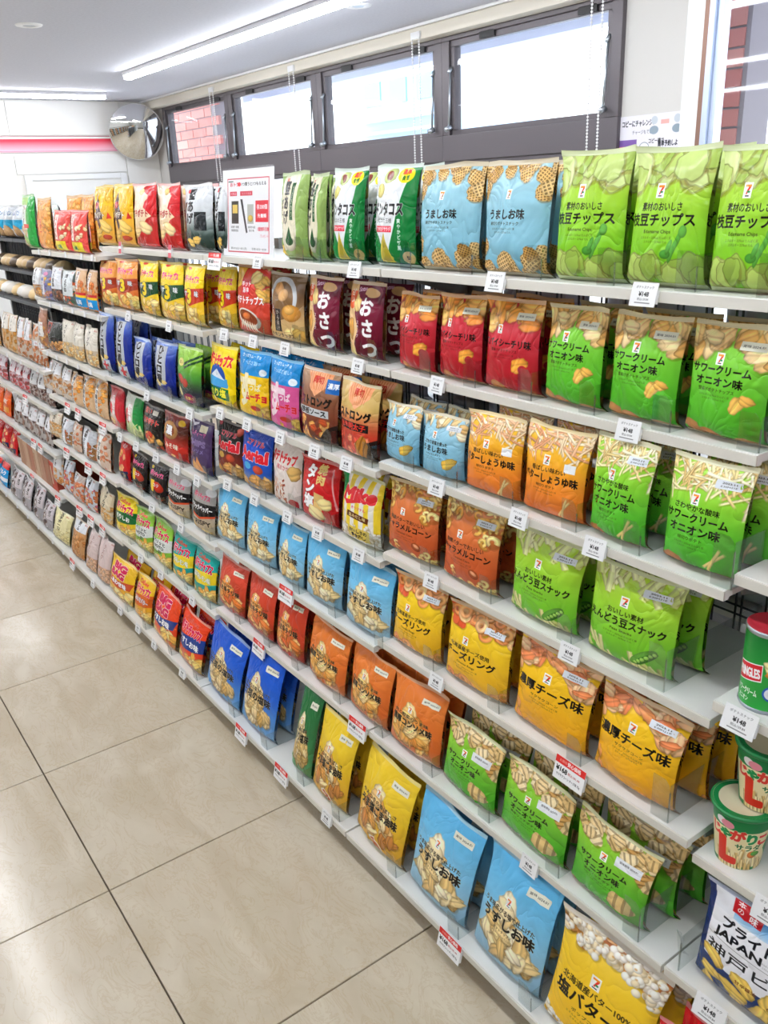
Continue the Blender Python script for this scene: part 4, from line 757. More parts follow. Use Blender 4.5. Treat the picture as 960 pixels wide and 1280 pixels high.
t = MB().box(-9, 4.6, 2.72, 4, 4.75, 2.80).box(-9, 3.12, 2.80, 4, 4.75, 2.86).obj('canopy', mat('canopy_white', '#d8dcec', .6)); t['kind'] = 'structure'
bd = empty('outside_building', (-12.2, 9.5, 0)); B(-1.3, 0, -.1, 1.2, 2.5, 3.7).obj('wall', mat('pale_blue_render', '#b0cde8', .8), bd)
for i in range(7): B(-1.2, -.28, 1.5 + i * .22, 1.1, 0, 1.53 + i * .22).obj('louvre', M['white'], bd)
for i in range(3): B(-1.1 + i * .8, -.03, 3.1, -.6 + i * .8, 0, 3.6).obj('window', mat('far_glass', '#88b4dc', .2), bd)
tag(bd, 'pale blue building seen washed out through the third window', 'building')

# the shelving across the aisle (behind the viewer; seen in the mirror and in reflections)
t = empty('opposite_shelving', (-7.0, -2.75, 0)); B(0, -.02, 0, 11.0, .02, 1.45).obj('back_panel', M['upright'], t); B(0, -.45, 0, 11.0, .45, .08).obj('base', M['kick'], t)
gm = [mat('goods_%d' % i, c_, .5) for i, c_ in enumerate(('#c89a50', '#a8483c', '#4c7c48', '#486ca0', '#d8d0bc', '#5c4438'))]
for z in (.10, .45, .75, 1.05, 1.35):
    s = B(0, -.45, z - .02, 11.0, .45, z).obj('shelf', M['shelf'], t)
    if z > 1.3: continue
    for k in range(6):
        mb = MB(); x = .05 + .17 * k
        while x < 10.9: mb.box(x, .24 + rnd.uniform(0, .04), z, x + .15, .40, z + rnd.uniform(.16, .25)); x += 1.02
        g = mb.obj('packed_goods', gm[k], t); g['kind'] = 'stuff'
tag(t, 'long low shelving of packed goods across the aisle', 'shelving')
# ---------------------------------------------------------------- shelving: bays along x, each 0.9 m
BAY = {'Z': (.9, 1.8), 'A': (0, .9), 'B': (-.9, 0), 'C': (-1.8, -.9), 'D': (-2.7, -1.8), 'E': (-3.6, -2.7), 'F': (-4.5, -3.6)}
ROW = dict(Z={3: (.17, 1.10), 4: (.15, .887), 5: (.14, .589), 6: (.09, .369), 7: (0, .088)},
 A={1: (.188, 1.4985), 2: (.2036, 1.2758), 3: (.158, 1.072), 4: (.1576, .8437), 5: (.13, .617), 6: (.089, .3645), 7: (0, .088)},
 B={1: (.188, 1.4985), 2: (.2036, 1.2758), 3: (.152, 1.0465), 4: (.1516, .8163), 5: (.121, .595), 6: (.089, .3645), 7: (0, .088)},
 C={1: (.188, 1.4985), 2: (.16, 1.275), 3: (.125, 1.019), 4: (.13, .787), 5: (.115, .576), 6: (.085, .333), 7: (0, .088)},
 D={1: (.16, 1.462), 2: (.145, 1.24), 3: (.125, 1.012), 4: (.12, .80), 5: (.1, .574), 6: (.085, .316), 7: (0, .083)},
 E={1: (.30, 1.485), 2: (.25, 1.335), 3: (.20, 1.195), 4: (.12, .904), 5: (.12, .71), 6: (.1, .49), 7: (.09, .26), 8: (0, .083)},
 F={1: (.30, 1.485), 2: (.25, 1.335), 3: (.20, 1.195), 4: (.12, .904), 5: (.12, .71), 6: (.1, .49), 7: (.09, .26), 8: (0, .083)})
BACK = .455
BL = {'Z': 'right of the near bay, with canned and cupped snacks', 'A': 'nearest wide one holding green, red and yellow bags', 'B': 'second from the near end, light blue bags in the middle', 'C': 'third from the near end, with blue tall bags', 'D': 'fourth one with clear bags of nuts and crackers', 'E': 'fifth one with bread on dark top shelves', 'F': 'farthest one at the left edge'}
def shelf_mesh(w, dep, name='shelf'):
    """board with a folded front; x 0..w, y 0..dep, top at z = 0"""
    mb = MB(); mb.prism([(0, 0), (dep, 0), (dep, -.014), (.012, -.014), (.010, -.018), (0, -.018)], 0, .003, w - .003)
    me = mb.mesh(name, bevel=.0012); return me
for b, (xa, xb) in BAY.items():
    t = empty('gondola_bay', (xa, 0, 0)); tag(t, 'white shop shelving bay, ' + BL[b], 'shelving', 'bays of the long shelving run')
    dark = b in 'EF'
    for x in (.0, ) if b != 'Z' else (0, .9): B(x + .001 if x < .5 else x - .029, BACK - .03, .0, x + .029 if x < .5 else x - .001, BACK + .018, 1.53).obj('upright', M['upright'], t)
    mb = MB()
    for i in range(15):
        for dx in (-.006, .006): mb.box(.03 + .06 * i + dx - .0015, BACK - .006, .1, .03 + .06 * i + dx + .0015, BACK - .003, 1.52)
    for i in range(10):
        for dz in (0, .018): mb.box(.01, BACK - .003, .12 + i * .15 + dz, .89, BACK, .123 + i * .15 + dz)
    mb.obj('wire_back', M['wire'], t)
    if b in 'DEF': B(.002, BACK + .002, .1, .898, BACK + .008, 1.50).obj('back_panel', M['dark'], t)
    B(0, .055, 0, .9, .07, .07).obj('kick_plate', M['kick'], t); B(0, .075, .0, .9, BACK, .068).obj('base', M['kick'], t)
    for r, (y, z) in ROW[b].items():
        s = link('shelf', shelf_mesh(.9, BACK - .01 - y), M['dark'] if dark and r < 4 else M['shelf'], t, (0, y, z))
        B(.003, -.004, -.0175, .897, -.0002, -.001).obj('price_rail', M['wire'] if dark and r < 4 else M['rail'], s, bevel=.0008)
        if r < 7 and b != 'F':
            for x in (.006, .894): MB().prism([(.05, -.014), (BACK - .03 - y, -.014), (BACK - .03 - y, -.075), (BACK - .06 - y, -.075), (.05, -.024)], 0, x - .0015, x + .0015).obj('bracket', M['upright'], s)
# the other side of the run: only a few boards with stock behind the wire
t = empty('rear_shelving', (.0, BACK + .02, 0)); tag(t, 'back-to-back shelving seen through the wire behind the bags', 'shelving')
for z in (.1, .36, .62, .86, 1.10, 1.33):
    for i in range(3): B(-.9 + .9 * i + .002, 0.005, z - .018, .9 * i - .002, .30, z).obj('shelf', M['shelf'], t)

# ---------------------------------------------------------------- bag shapes
NV, NU = 38, 28
def Vp(v): return (1 - (1 - min(v / .30, 1)) ** 2.2) ** .6 * (1 if v < .5 else max(0, math.cos((v - .5) / .47 * math.pi / 2)) ** .75)
class Shape:
    def __init__(s, seed):
        r = random.Random(seed); s.cr = []
        for _ in range(26):
            k = r.random()
            if k < .45: x, z, a = r.uniform(-.42, .42), r.uniform(.86, .95), r.uniform(-2.2, -.9)
            elif k < .7: x, z, a = r.uniform(-.42, .42), .04, r.uniform(.9, 2.2)
            else: sx = r.choice((-1, 1)); x, z, a = sx * .46, r.uniform(.12, .85), (math.pi if sx > 0 else 0) + r.uniform(-.7, .7)
            s.cr.append((x, z, math.cos(a), math.sin(a), r.uniform(.12, .38), r.uniform(.010, .022), r.uniform(-.13, .10)))
        s.ph = [r.uniform(0, 6.3) for _ in range(6)]; s.wv = r.uniform(.05, .15)
    def pt(s, u, v, side):
        x0 = u - .5; V = Vp(v); x = x0 * (1 - .10 * V + .02 * math.sin(5 * v + s.ph[0])); prof = max(0, math.cos(math.pi * x0 * .985)) ** .42
        y = .5 * V * prof; d = 0
        for cx, cz, ax, az, L, w, A in s.cr:
            px, pz = x0 - cx, v - cz; t = px * ax + pz * az
            if 0 < t < L: q = (px * az - pz * ax) / (w * (1 + 2 * t)); d += A * math.exp(-q * q) * (1 - t / L) * min(1, t / .03)
        d += .035 * math.sin(7 * x0 + s.ph[1] + 3 * v) * math.sin(6 * v + s.ph[2])
        y += d * (min(1, V * 1.6)) * min(1, prof * 1.8)
        y = max(y, .004 * (1 if side < 0 else 1)); wave = s.wv * math.sin(5.2 * x0 + s.ph[3]) * max(0, (v - .82) / .18) ** 1.5 + .04 * math.sin(11 * x0 + s.ph[4]) * max(0, (v - .9) / .1)
        tuck = .30 * max(0, (.06 - v) / .06)
        z = v - .012 * V * 0 - .02 * abs(math.sin(3 * x0 + s.ph[5])) * max(0, (v - .9) / .1)
        return (x, (-y if side < 0 else y * .8) + wave + tuck + .06 * (v - .5) * 0, z)
    def body(s, name):
        vs, fs, uv = [], [], []
        for side in (-1, 1):
            o = len(vs)
            for j in range(NV + 1):
                for i in range(NU + 1):
                    v = j / NV * .955; u = i / NU; vs.append(s.pt(u, v, side)); uv.append(((u - .04) * 1.02 if side < 0 else 1 - u, v))
            for j in range(NV):
                for i in range(NU):
                    a = o + j * (NU + 1) + i; f = (a, a + 1, a + NU + 2, a + NU + 1); fs.append(f if side < 0 else f[::-1])
        me = bpy.data.meshes.new(name); me.from_pydata(vs, [], fs); ul = me.uv_layers.new(name='UV'); idx = np.empty(len(me.loops), np.int32); me.loops.foreach_get('vertex_index', idx); ul.data.foreach_set('uv', np.array(uv, np.float32)[idx].ravel())
        me.polygons.foreach_set('use_smooth', [True] * len(fs)); return me
    def strip(s, name, u0, u1, v0, v1, nu, nv, off, both=True):
        vs, fs, uv = [], [], []
        for j in range(nv + 1):
            for i in range(nu + 1):
                u = u0 + (u1 - u0) * i / nu; v = v0 + (v1 - v0) * j / nv; p = s.pt(u, v, -1); rip = .012 * (j % 2) if both else 0; vs.append((p[0], p[1] - off - rip, p[2])); uv.append((i / nu, j / nv))
        n = len(vs)
        for j in range(nv):
            for i in range(nu): a = j * (nu + 1) + i; fs.append((a, a + 1, a + nu + 2, a + nu + 1))
        me = bpy.data.meshes.new(name); me.from_pydata(vs, [], fs); ul = me.uv_layers.new(name='UV'); idx = np.empty(len(me.loops), np.int32); me.loops.foreach_get('vertex_index', idx); ul.data.foreach_set('uv', np.array(uv, np.float32)[idx].ravel()); me.polygons.foreach_set('use_smooth', [True] * len(fs)); return me
SH = [Shape(k) for k in range(10)]; BODY = [s.body('bag_body') for s in SH]; SEAL = [s.strip('top_seal', 0, 1, .952, 1, NU, 5, .012) for s in SH]
LAB = [s.strip('date_label', .63, .91, .785, .855, 6, 3, .03, False) for s in SH]; BSEAL = [s.strip('bottom_seal', 0, 1, .0, .035, NU, 3, .02) for s in SH]
c = Cv(96, 40, '#ecebd8'); c.text('賞味 2024.01', .5, .5, .34, '#404038', wid=.8, bold=.6); labm = print_mat('date_print', c.image('date_print'), .5, 0)
c = Cv(96, 48, '#e8eef4'); c.text('2023.11', .5, .32, .3, '#404040', wid=.6, bold=.6); c.text('E30M21E', .5, .7, .28, '#404040', wid=.6, bold=.6); labw = print_mat('date_print_white', c.image('date_print_white'), .5, 0)
_sm = {}
def seal_mat(key):
    if key not in _sm:
        pmat = pm(key); img = [n for n in pmat.node_tree.nodes if n.type == 'TEX_IMAGE'][0].image; w, h = img.size; px = np.array(img.pixels[:4 * w * h]).reshape(h, w, 4)[int(h * .97):, :, :3].mean((0, 1)); px = px * .5 + .5 * np.array((.9, .9, .88)); _sm[key] = mat('seal_' + str(len(_sm)), px, .35)
    return _sm[key]
nb = [0]
LEAN = {1: 4, 2: 4, 3: 5, 4: 6, 5: 8, 6: 10, 7: 15, 8: 15}
LABEL_ON = {'spicy': 0, 'sour': 0, 'us': 0, 'chili': 0, 'cons': 0, 'ishi': 0, 'goma': 0, 'nori': 0, 'lb': 1, 'caramel': 1, 'endou': 1, 'noukou': 1, 'ring': 1, 'stick': 1}
def bag(key, x0, x1, y, z, h, lean, label, group=None, cat='snack bag', T=.054, yaw=None, sub=True, name='snack_bag'):
    k = nb[0] % len(SH); nb[0] += 1; w = x1 - x0; L = math.radians(lean)
    # T keeps the back inside the space behind; the pivot is the foot of the bag
    o = link(name, BODY[k], pm(key), None, ((x0 + x1) / 2, y + .030, z + .001), rot=(-L, 0, math.radians(rnd.uniform(-3, 3) if yaw is None else yaw)), scale=(w * 1.02, T, h))
    tag(o, label, cat, group)
    if sub:
        link('top_seal', SEAL[k], seal_mat(key), o); link('bottom_seal', BSEAL[k], seal_mat(key), o)
        if key in LABEL_ON: link('date_label', LAB[k], (labm, labw)[LABEL_ON[key]], o)
    return o
# ---------------------------------------------------------------- the bags: bay, row, print, left x, right x, height
PLACE = """D 1 x -2.892 -2.663 0.239
D 1 x -2.657 -2.411 0.221
D 1 x -2.375 -2.174 0.169
D 1 x -2.164 -1.950 0.168
C 1 gold -1.921 -1.718 0.215
C 1 gold -1.712 -1.507 0.215
C 1 redw -1.501 -1.300 0.212
C 1 redw -1.279 -1.103 0.206
C 1 kata -1.082 -0.866 0.198
C 1 kata -0.850 -0.760 0.198
B 1 sign -0.754 -0.481 0.211
B 1 katag -0.475 -0.337 0.210
B 1 katag -0.329 -0.256 0.202
B 1 taco -0.227 -0.097 0.209
A 1 taco -0.066 0.095 0.209
A 1 waffle 0.101 0.285 0.202
A 1 waffle 0.291 0.465 0.200
A 1 edamame 0.477 0.625 0.208
A 1 edamame 0.631 0.775 0.204
A 1 edamame 0.781 0.907 0.200
D 2 d21 -2.807 -2.688 0.144
D 2 d22 -2.682 -2.521 0.142
D 2 d23 -2.515 -2.354 0.160
D 2 d24 -2.348 -2.183 0.153
D 2 d25 -2.172 -2.027 0.168
D 2 d25 -2.017 -1.892 0.168
C 2 pz -1.887 -1.703 0.176
C 2 pz -1.697 -1.495 0.186
C 2 yg -1.472 -1.288 0.189
C 2 yg -1.274 -1.089 0.191
C 2 yr -1.083 -0.930 0.190
B 2 yr -0.924 -0.808 0.186
B 2 ramen -0.792 -0.608 0.198
B 2 chick -0.602 -0.410 0.186
B 2 osatsu -0.404 -0.240 0.187
B 2 osatsu -0.208 -0.064 0.184
A 2 spicy -0.011 0.131 0.170
A 2 spicy 0.137 0.275 0.178
A 2 spicy 0.281 0.432 0.181
A 2 sour 0.442 0.584 0.180
A 2 sour 0.593 0.739 0.179
A 2 sour 0.745 0.893 0.179
D 3 d31 -2.802 -2.657 0.189
D 3 d32 -2.651 -2.440 0.142
D 3 d33 -2.416 -2.268 0.167
D 3 d33 -2.262 -2.123 0.167
D 3 d33 -2.113 -1.940 0.171
C 3 bl -1.898 -1.749 0.237
C 3 bl -1.713 -1.552 0.240
C 3 bs -1.536 -1.364 0.178
C 3 bs -1.335 -1.152 0.190
C 3 melon -1.139 -0.951 0.195
B 3 yel -0.945 -0.757 0.192
B 3 muy -0.736 -0.561 0.200
B 3 mup -0.555 -0.390 0.200
B 3 st1 -0.382 -0.205 0.196
B 3 st2 -0.198 -0.029 0.191
A 3 lb -0.009 0.123 0.138
A 3 lb 0.131 0.269 0.139
A 3 butter 0.276 0.433 0.169
A 3 butter 0.439 0.594 0.175
A 3 stick 0.600 0.732 0.184
A 3 stick 0.758 0.901 0.184
D 4 d41 -2.838 -2.705 0.159
D 4 d41 -2.699 -2.550 0.161
D 4 d41 -2.544 -2.403 0.154
D 4 d42 -2.397 -2.240 0.148
D 4 d42 -2.228 -2.078 0.161
D 4 d42 -2.068 -1.918 0.167
C 4 rw -1.913 -1.755 0.172
C 4 gw -1.737 -1.557 0.172
C 4 pizza -1.549 -1.361 0.162
C 4 brown -1.346 -1.148 0.169
C 4 purple -1.121 -0.948 0.189
B 4 aek -0.942 -0.773 0.181
B 4 aeb -0.767 -0.590 0.191
B 4 whitep -0.576 -0.416 0.194
B 4 tan -0.410 -0.230 0.179
B 4 mike -0.215 -0.035 0.184
A 4 caramel -0.012 0.173 0.182
A 4 caramel 0.190 0.373 0.190
A 4 endou 0.404 0.593 0.185
A 4 endou 0.614 0.801 0.184
D 5 d51 -2.826 -2.637 0.133
D 5 d52 -2.611 -2.463 0.131
D 5 d53 -2.457 -2.318 0.139
D 5 d52 -2.295 -2.129 0.144
D 5 d53 -2.118 -1.933 0.163
C 5 red -1.868 -1.738 0.166
C 5 blk -1.729 -1.556 0.148
C 5 blk -1.532 -1.373 0.149
C 5 bp -1.351 -1.170 0.159
C 5 bp -1.129 -0.961 0.178
B 5 us -0.944 -0.753 0.194
B 5 us -0.736 -0.550 0.188
B 5 us -0.541 -0.380 0.185
B 5 us -0.373 -0.192 0.196
B 5 us -0.169 0.024 0.192
A 5 ring 0.030 0.211 0.188
A 5 ring 0.231 0.429 0.189
A 5 noukou 0.446 0.653 0.190
A 5 noukou 0.661 0.850 0.187
D 6 d61 -2.877 -2.711 0.178
D 6 d62 -2.684 -2.555 0.166
D 6 d63 -2.542 -2.383 0.133
D 6 d62 -2.359 -2.199 0.157
D 6 d65 -2.166 -1.977 0.154
C 6 ns -1.929 -1.711 0.175
C 6 gr -1.702 -1.528 0.174
C 6 gr -1.520 -1.329 0.177
C 6 teal -1.321 -1.147 0.173
C 6 teal -1.133 -0.954 0.177
B 6 chili -0.929 -0.735 0.179
B 6 chili -0.729 -0.539 0.191
B 6 chili -0.533 -0.368 0.207
B 6 cons -0.350 -0.145 0.183
B 6 cons -0.137 0.050 0.191
B 6 cons 0.056 0.248 0.192
A 6 ridge 0.255 0.444 0.170
A 6 ridge 0.450 0.646 0.169
A 6 ridge 0.652 0.840 0.166
D 7 d71 -3.343 -3.080 0.185
D 7 d71 -3.048 -2.751 0.148
D 7 d72 -2.723 -2.483 0.155
D 7 d73 -2.432 -2.250 0.189
D 7 d74 -2.215 -2.069 0.195
D 7 d74 -2.058 -1.907 0.203
C 7 bbg -1.901 -1.619 0.170
C 7 cgold -1.601 -1.423 0.181
C 7 bbr -1.417 -1.169 0.198
C 7 cred -1.164 -0.947 0.195
B 7 ishi -0.928 -0.661 0.242
B 7 ishi -0.655 -0.443 0.273
B 7 nori -0.328 -0.227 0.275
B 7 goma -0.221 -0.043 0.252
B 7 goma -0.009 0.209 0.248
A 7 us 0.225 0.441 0.254
A 7 us 0.462 0.666 0.267
A 7 pop 0.680 0.922 0.257"""
DESC = dict(
 edamame='pale green bag with green slices', waffle='light blue bag with lattice crisps', spicy='dark red bag with orange crisps on top', sour='green bag with golden crisps along the top',
 lb='small light blue bag with one yellow chip', butter='orange and yellow bag with thin potato sticks', stick='lime green bag with pale potato sticks', caramel='brown orange bag with curled corn puffs',
 endou='lime bag with pale green pea sticks', ring='yellow bag with orange rings', noukou='golden yellow bag with orange corn snacks', ridge='green bag with ridged crisps on top', pop='large yellow bag with white popcorn',
 us='sky blue bag with mound of pale chips', ishi='royal blue bag with mound of chips', chili='red bag with mound of orange chips', cons='orange bag with mound of golden chips', goma='yellow bag with chips and brown dip', nori='dark green bag with mound of chips',
 taco='green and white bag with avocado', katag='sage green bag with black vertical writing', kata='silver and black bag with vertical writing', gold='gold bag with brown diamond', redw='cream and red bag with pale chips',
 pz='orange bag with big yellow numeral three', yg='yellow bag with numeral and dark green band', yr='yellow bag with numeral and red band', ramen='bright red bag with noodle bowl', chick='brown bag with fried chicken on silver plate', osatsu='maroon bag with huge white vertical writing',
 bl='tall blue bag with red character', bs='shorter blue bag with vertical writing', melon='green and black bag with red vegetables', yel='bright yellow bag with blue mountain picture', muy='blue topped yellow bag', mup='blue topped pink bag', st1='brown bag with grey lettering band', st2='tan and red bag with black band',
 rw='narrow white and red bag', gw='narrow white and green bag', pizza='black bag with red pizza writing', brown='brown and red bag with bowl', purple='purple bag with tortilla triangles', aek='black bag with red latin lettering', aeb='blue bag with red latin lettering', whitep='off-white bag with red writing', tan='red bag with white vertical writing', mike='yellow striped popcorn bag',
 red='red party snack bag', blk='black bag with pink writing', bp='grey bag with black band', ns='yellow bag with dark green band', gr='light green bag with grey white panel', teal='teal bag with yellow swoosh', bbg='gold bag with big pink lettering', cgold='golden bag with orange band', bbr='orange red bag with big pink lettering', cred='orange red bag with blue band',
 d21='clear bag with white label and tan snack', d22='violet bag with blue mark', d23='dark clear bag with white label', d24='grey green bag with pale label', d25='clear bag with rainbow stripe label', d31='brown nut bag with white label', d32='black bag with small red label', d33='kraft bag with cream label',
 d41='clear bag of mixed nuts with white label', d42='clear bag of orange crackers with white strip', d51='beige cracker bag', d52='pale bag of brown sweets', d53='clear bag of pink crackers with white strip', d61='clear bag of light rice crackers', d62='bluish clear bag of mixed red crackers', d63='clear bag of orange crackers', d65='tan bag of potato sticks', d71='clear bag of dark chocolate sweets', d72='pale yellow sweets bag', d73='clear bag of brown wheat puffs', d74='pinkish paper bag of rusks',
 dg='green and white salad snack bag', do='orange noodle snack bag', dr='red and white snack pack with yellow foot', e1='tan crouton bag', e2='clear bag of beans with white label', e3='clear bag of shelled nuts', e4='pink plum snack bag', e5='grey bag of dark kelp', e6='clear bag of small dark plums')
SHELF = {1: 'top shelf', 2: 'second shelf', 3: 'third shelf', 4: 'fourth shelf', 5: 'fifth shelf', 6: 'sixth shelf', 7: 'bottom shelf'}
ORD = ['first', 'second', 'third', 'fourth', 'fifth', 'sixth']
def place_word(i, n): return '' if n == 1 else ('left' if i == 0 else 'right') + ' one of two' if n == 2 else ORD[i] + ' of %d from the left' % n
items = []
for ln in PLACE.splitlines():
    b, r, k, xa, xb, h = ln.split()
    if k == 'd71': xa, xb = ('-3.10', '-2.93') if xa == '-3.343' else ('-2.915', '-2.75')
    items.append([b, int(r), k, float(xa), float(xb), float(h)])
dkeys = ['dg', 'do', 'dr', 'dr']; q = 0
for it in items:
    if it[2] == 'x': it[2] = dkeys[q]; q += 1
cnt = {}
for it in items: cnt.setdefault((it[2], it[1]), []).append(it)
LEFT_OF = {}
for it in items:
    b, r, k, xa, xb, h = it
    if k == 'sign': continue
    y, z = ROW[b][r]; i = cnt[(k, r)].index(it); n = len(cnt[(k, r)]); w = place_word(i, n)
    it.append((DESC[k], w))
    lab = DESC[k] + (', ' + w if w else '') + ', ' + SHELF[r]
    z0 = z + (.0 if r < 7 else .0)
    bag(k, xa, xb, y, z0, h, LEAN[r], lab, group='snack bags on the ' + SHELF[r])
# bags standing right behind the front ones, where they show
BEHIND = {('A', r): 1 for r in range(1, 8)}; BEHIND.update({('B', r): 1 for r in range(1, 8)}); BEHIND.update({('C', 2): 1, ('C', 3): 1, ('C', 7): 1, ('C', 1): 1})
for it in items:
    b, r, k, xa, xb, h = it[:6]
    if k == 'sign' or (b, r) not in BEHIND: continue
    n = 2 if (k, r) in (('noukou', 5), ('ridge', 6)) and it is cnt[(k, r)][-1] else 1
    y, z = ROW[b][r]; d, w = it[6]; L = math.radians(LEAN[r])
    for q in range(n):
        s = rnd.choice((-1, 1)) * .006 if k not in ('endou', 'stick', 'noukou', 'ridge', 'sour', 'pop', 'osatsu') else .014 + .012 * q
        bag(k, xa + s, xb + s, y + .066 * (q + 1), z, h * (.99 - .01 * q), LEAN[r] * .9, d + ', ' + ('farther ' if q else '') + 'behind ' + ('the ' + w.replace(' one of', ' of').replace(' from the left', '') if w else 'its twin') + ', ' + SHELF[r].replace(' shelf', ''), group='bags behind the front row', sub=(r <= 7 and b == 'A'))

# ---------------------------------------------------------------- clear dividers standing between the bags
dv = {}
def divider(x, y, z, L, fh, fw, label, both):
    key = (round(L, 2), fh, fw)
    if key not in dv:
        pts = [(-fw, 0), (.002, 0), (.002, fh * .62)] + [(.002 - fw * .5 + fw * .5 * math.cos(a), fh * .62 + fh * .38 * math.sin(a)) for a in (.3, .7, 1.1, 1.57)] + [(-fw, fh)]
        front = MB().prism([(-fw, 0), (0, 0), (0, fh - .02), (-.004, fh - .008), (-.012, fh), (-fw, fh)], 1, 0, .0016); fin = B(-.0016, .0016, 0, 0, L, fh * .92); edge = B(-.0018, .0, .001, .0004, .0022, fh - .022)
        dv[key] = (front.mesh('plate'), fin.mesh('fin'), edge.mesh('edge'))
    a, f, e = dv[key]; t = link('shelf_divider', f, M['clear'], None, (x, y, z)); link('front_plate', a, M['clear'], t); link('edge', e, M['edge'], t); tag(t, label, 'divider', 'clear dividers on the shelves')
for it in items:
    b, r, k, xa, xb, h = it[:6]
    if k == 'sign' or b == 'D' or (b == 'C' and r in (1,)): continue
    y, z = ROW[b][r]; d, w = it[6]
    divider(xb + .0015, y + .004, z + .0005, BACK - .02 - y, (.085 if (b, r) in (('A', 3), ('A', 4), ('A', 5), ('A', 6)) and it is cnt[(k, r)][-1] and xb > .78 else .058) if b != 'C' else .05, .036 if b != 'C' else .03, 'divider right of ' + d + (', ' + w.replace(' one of', ' of').replace(' from the left', '') if w else '') + ', ' + SHELF[r] + (' bay ' + {'A': 'near', 'B': 'middle', 'C': 'far'}[b] if False else ''), False)

# ---------------------------------------------------------------- price cards
TAGS = [['D', 1, 'c', -2.563], ['D', 1, 'c', -2.401], ['D', 1, 'c', -2.172], ['D', 1, 'c', -1.964], ['D', 1, 'c', -1.838], ['C', 1, 'p', -1.588], ['C', 1, 'p', -1.138], ['B', 1, 'r', -0.811], ['B', 1, 'w', -0.549], ['B', 1, 'w', -0.092], ['A', 1, 'w', 0.366], ['A', 1, 'w', 0.697], ['C', 2, 'w', -1.525], ['C', 2, 'w', -1.152], ['B', 2, 'w', -0.835], ['B', 2, 'w', -0.651], ['B', 2, 'w', -0.469], ['B', 2, 'w', -0.123], ['A', 2, 'w', 0.172], ['A', 2, 'w', 0.671], ['C', 3, 'w', -1.35], ['C', 3, 'w', -0.985], ['B', 3, 'w', -0.813], ['B', 3, 'w', -0.637], ['B', 3, 'w', -0.443], ['B', 3, 'w', -0.265], ['B', 3, 'w', -0.117], ['A', 3, 'w', 0.22], ['A', 3, 'w', 0.465], ['A', 3, 'w', 0.651], ['C', 4, 'w', -1.735], ['C', 4, 'w', -1.56], ['C', 4, 'w', -1.361], ['C', 4, 'w', -1.173], ['C', 4, 'w', -1.007], ['B', 4, 'w', -0.818], ['B', 4, 'w', -0.637], ['B', 4, 'w', -0.441], ['B', 4, 'w', -0.279], ['B', 4, 'w', -0.086], ['A', 4, 'w', 0.195], ['A', 4, 'w', 0.604], ['C', 5, 'w', -1.439], ['C', 5, 'w', -1.17], ['B', 5, 'r', -0.433], ['A', 5, 'w', 0.239], ['A', 5, 'r', 0.641], ['C', 6, 'w', -1.57], ['C', 6, 'w', -1.364], ['C', 6, 'w', -1.078], ['B', 6, 'r', -0.584], ['B', 6, 'r', -0.044], ['A', 6, 'w', 0.58], ['E', 8, 'c', -3.586], ['E', 8, 'c', -3.332], ['E', 8, 'c', -3.113], ['E', 8, 'c', -2.909], ['D', 7, 'c', -2.649], ['D', 7, 'c', -2.474], ['D', 7, 'r', -2.323], ['D', 7, 'w', -2.022], ['C', 7, 'w', -1.675], ['C', 7, 'w', -1.473], ['C', 7, 'w', -1.307], ['C', 7, 'w', -1.042], ['B', 7, 'r', -0.589], ['B', 7, 'r', -0.334], ['B', 7, 'w', -0.085], ['A', 7, 'r', 0.429], ['D', 4, 'r', -2.386], ['D', 4, 'r', -2.235], ['D', 4, 'r', -1.908], ['D', 5, 'r', -2.461], ['D', 5, 'r', -2.146], ['D', 5, 'r', -1.956], ['D', 6, 'r', -2.361], ['D', 6, 'r', -2.198], ['D', 6, 'r', -2.04], ['D', 2, 'c', -2.476], ['D', 2, 'c', -2.308], ['D', 2, 'c', -2.151], ['D', 2, 'c', -1.994], ['D', 2, 'c', -1.828], ['D', 3, 'c', -2.6], ['D', 3, 'c', -2.448], ['D', 3, 'c', -2.293], ['D', 3, 'c', -2.136], ['D', 3, 'c', -1.978], ['E', 4, 'c', -3.415], ['E', 4, 'c', -3.132], ['E', 4, 'c', -2.817], ['E', 5, 'r', -3.178], ['E', 6, 'r', -3.084], ['E', 6, 'r', -2.962], ['E', 7, 'r', -3.237], ['E', 7, 'r', -2.757], ['Z', 4, 'z', .955], ['Z', 5, 'z', 1.05], ['Z', 6, 'z', 1.0]]
SZ = {'w': (.046, .036), 'r': (.076, .048), 'p': (.026, .040), 'c': (.022, .024), 'z': (.056, .04)}
CM = {k: card('price_card', a, b, .0015, None) for k, (a, b) in SZ.items()}
NAMEK = {'w': 'white price card', 'r': 'red topped price card', 'p': 'pink striped shelf card', 'c': 'tiny white price clip', 'z': 'large white price card'}
RN = {8: 'bottom shelf'}; RN.update(SHELF)
def nearest(b, r, x):
    c = [i for i in items if i[1] == r and i[2] != 'sign' and abs((i[3] + i[4]) / 2 - x) < .35]
    return min(c, key=lambda i: abs((i[3] + i[4]) / 2 - x)) if c else None
seen = {}
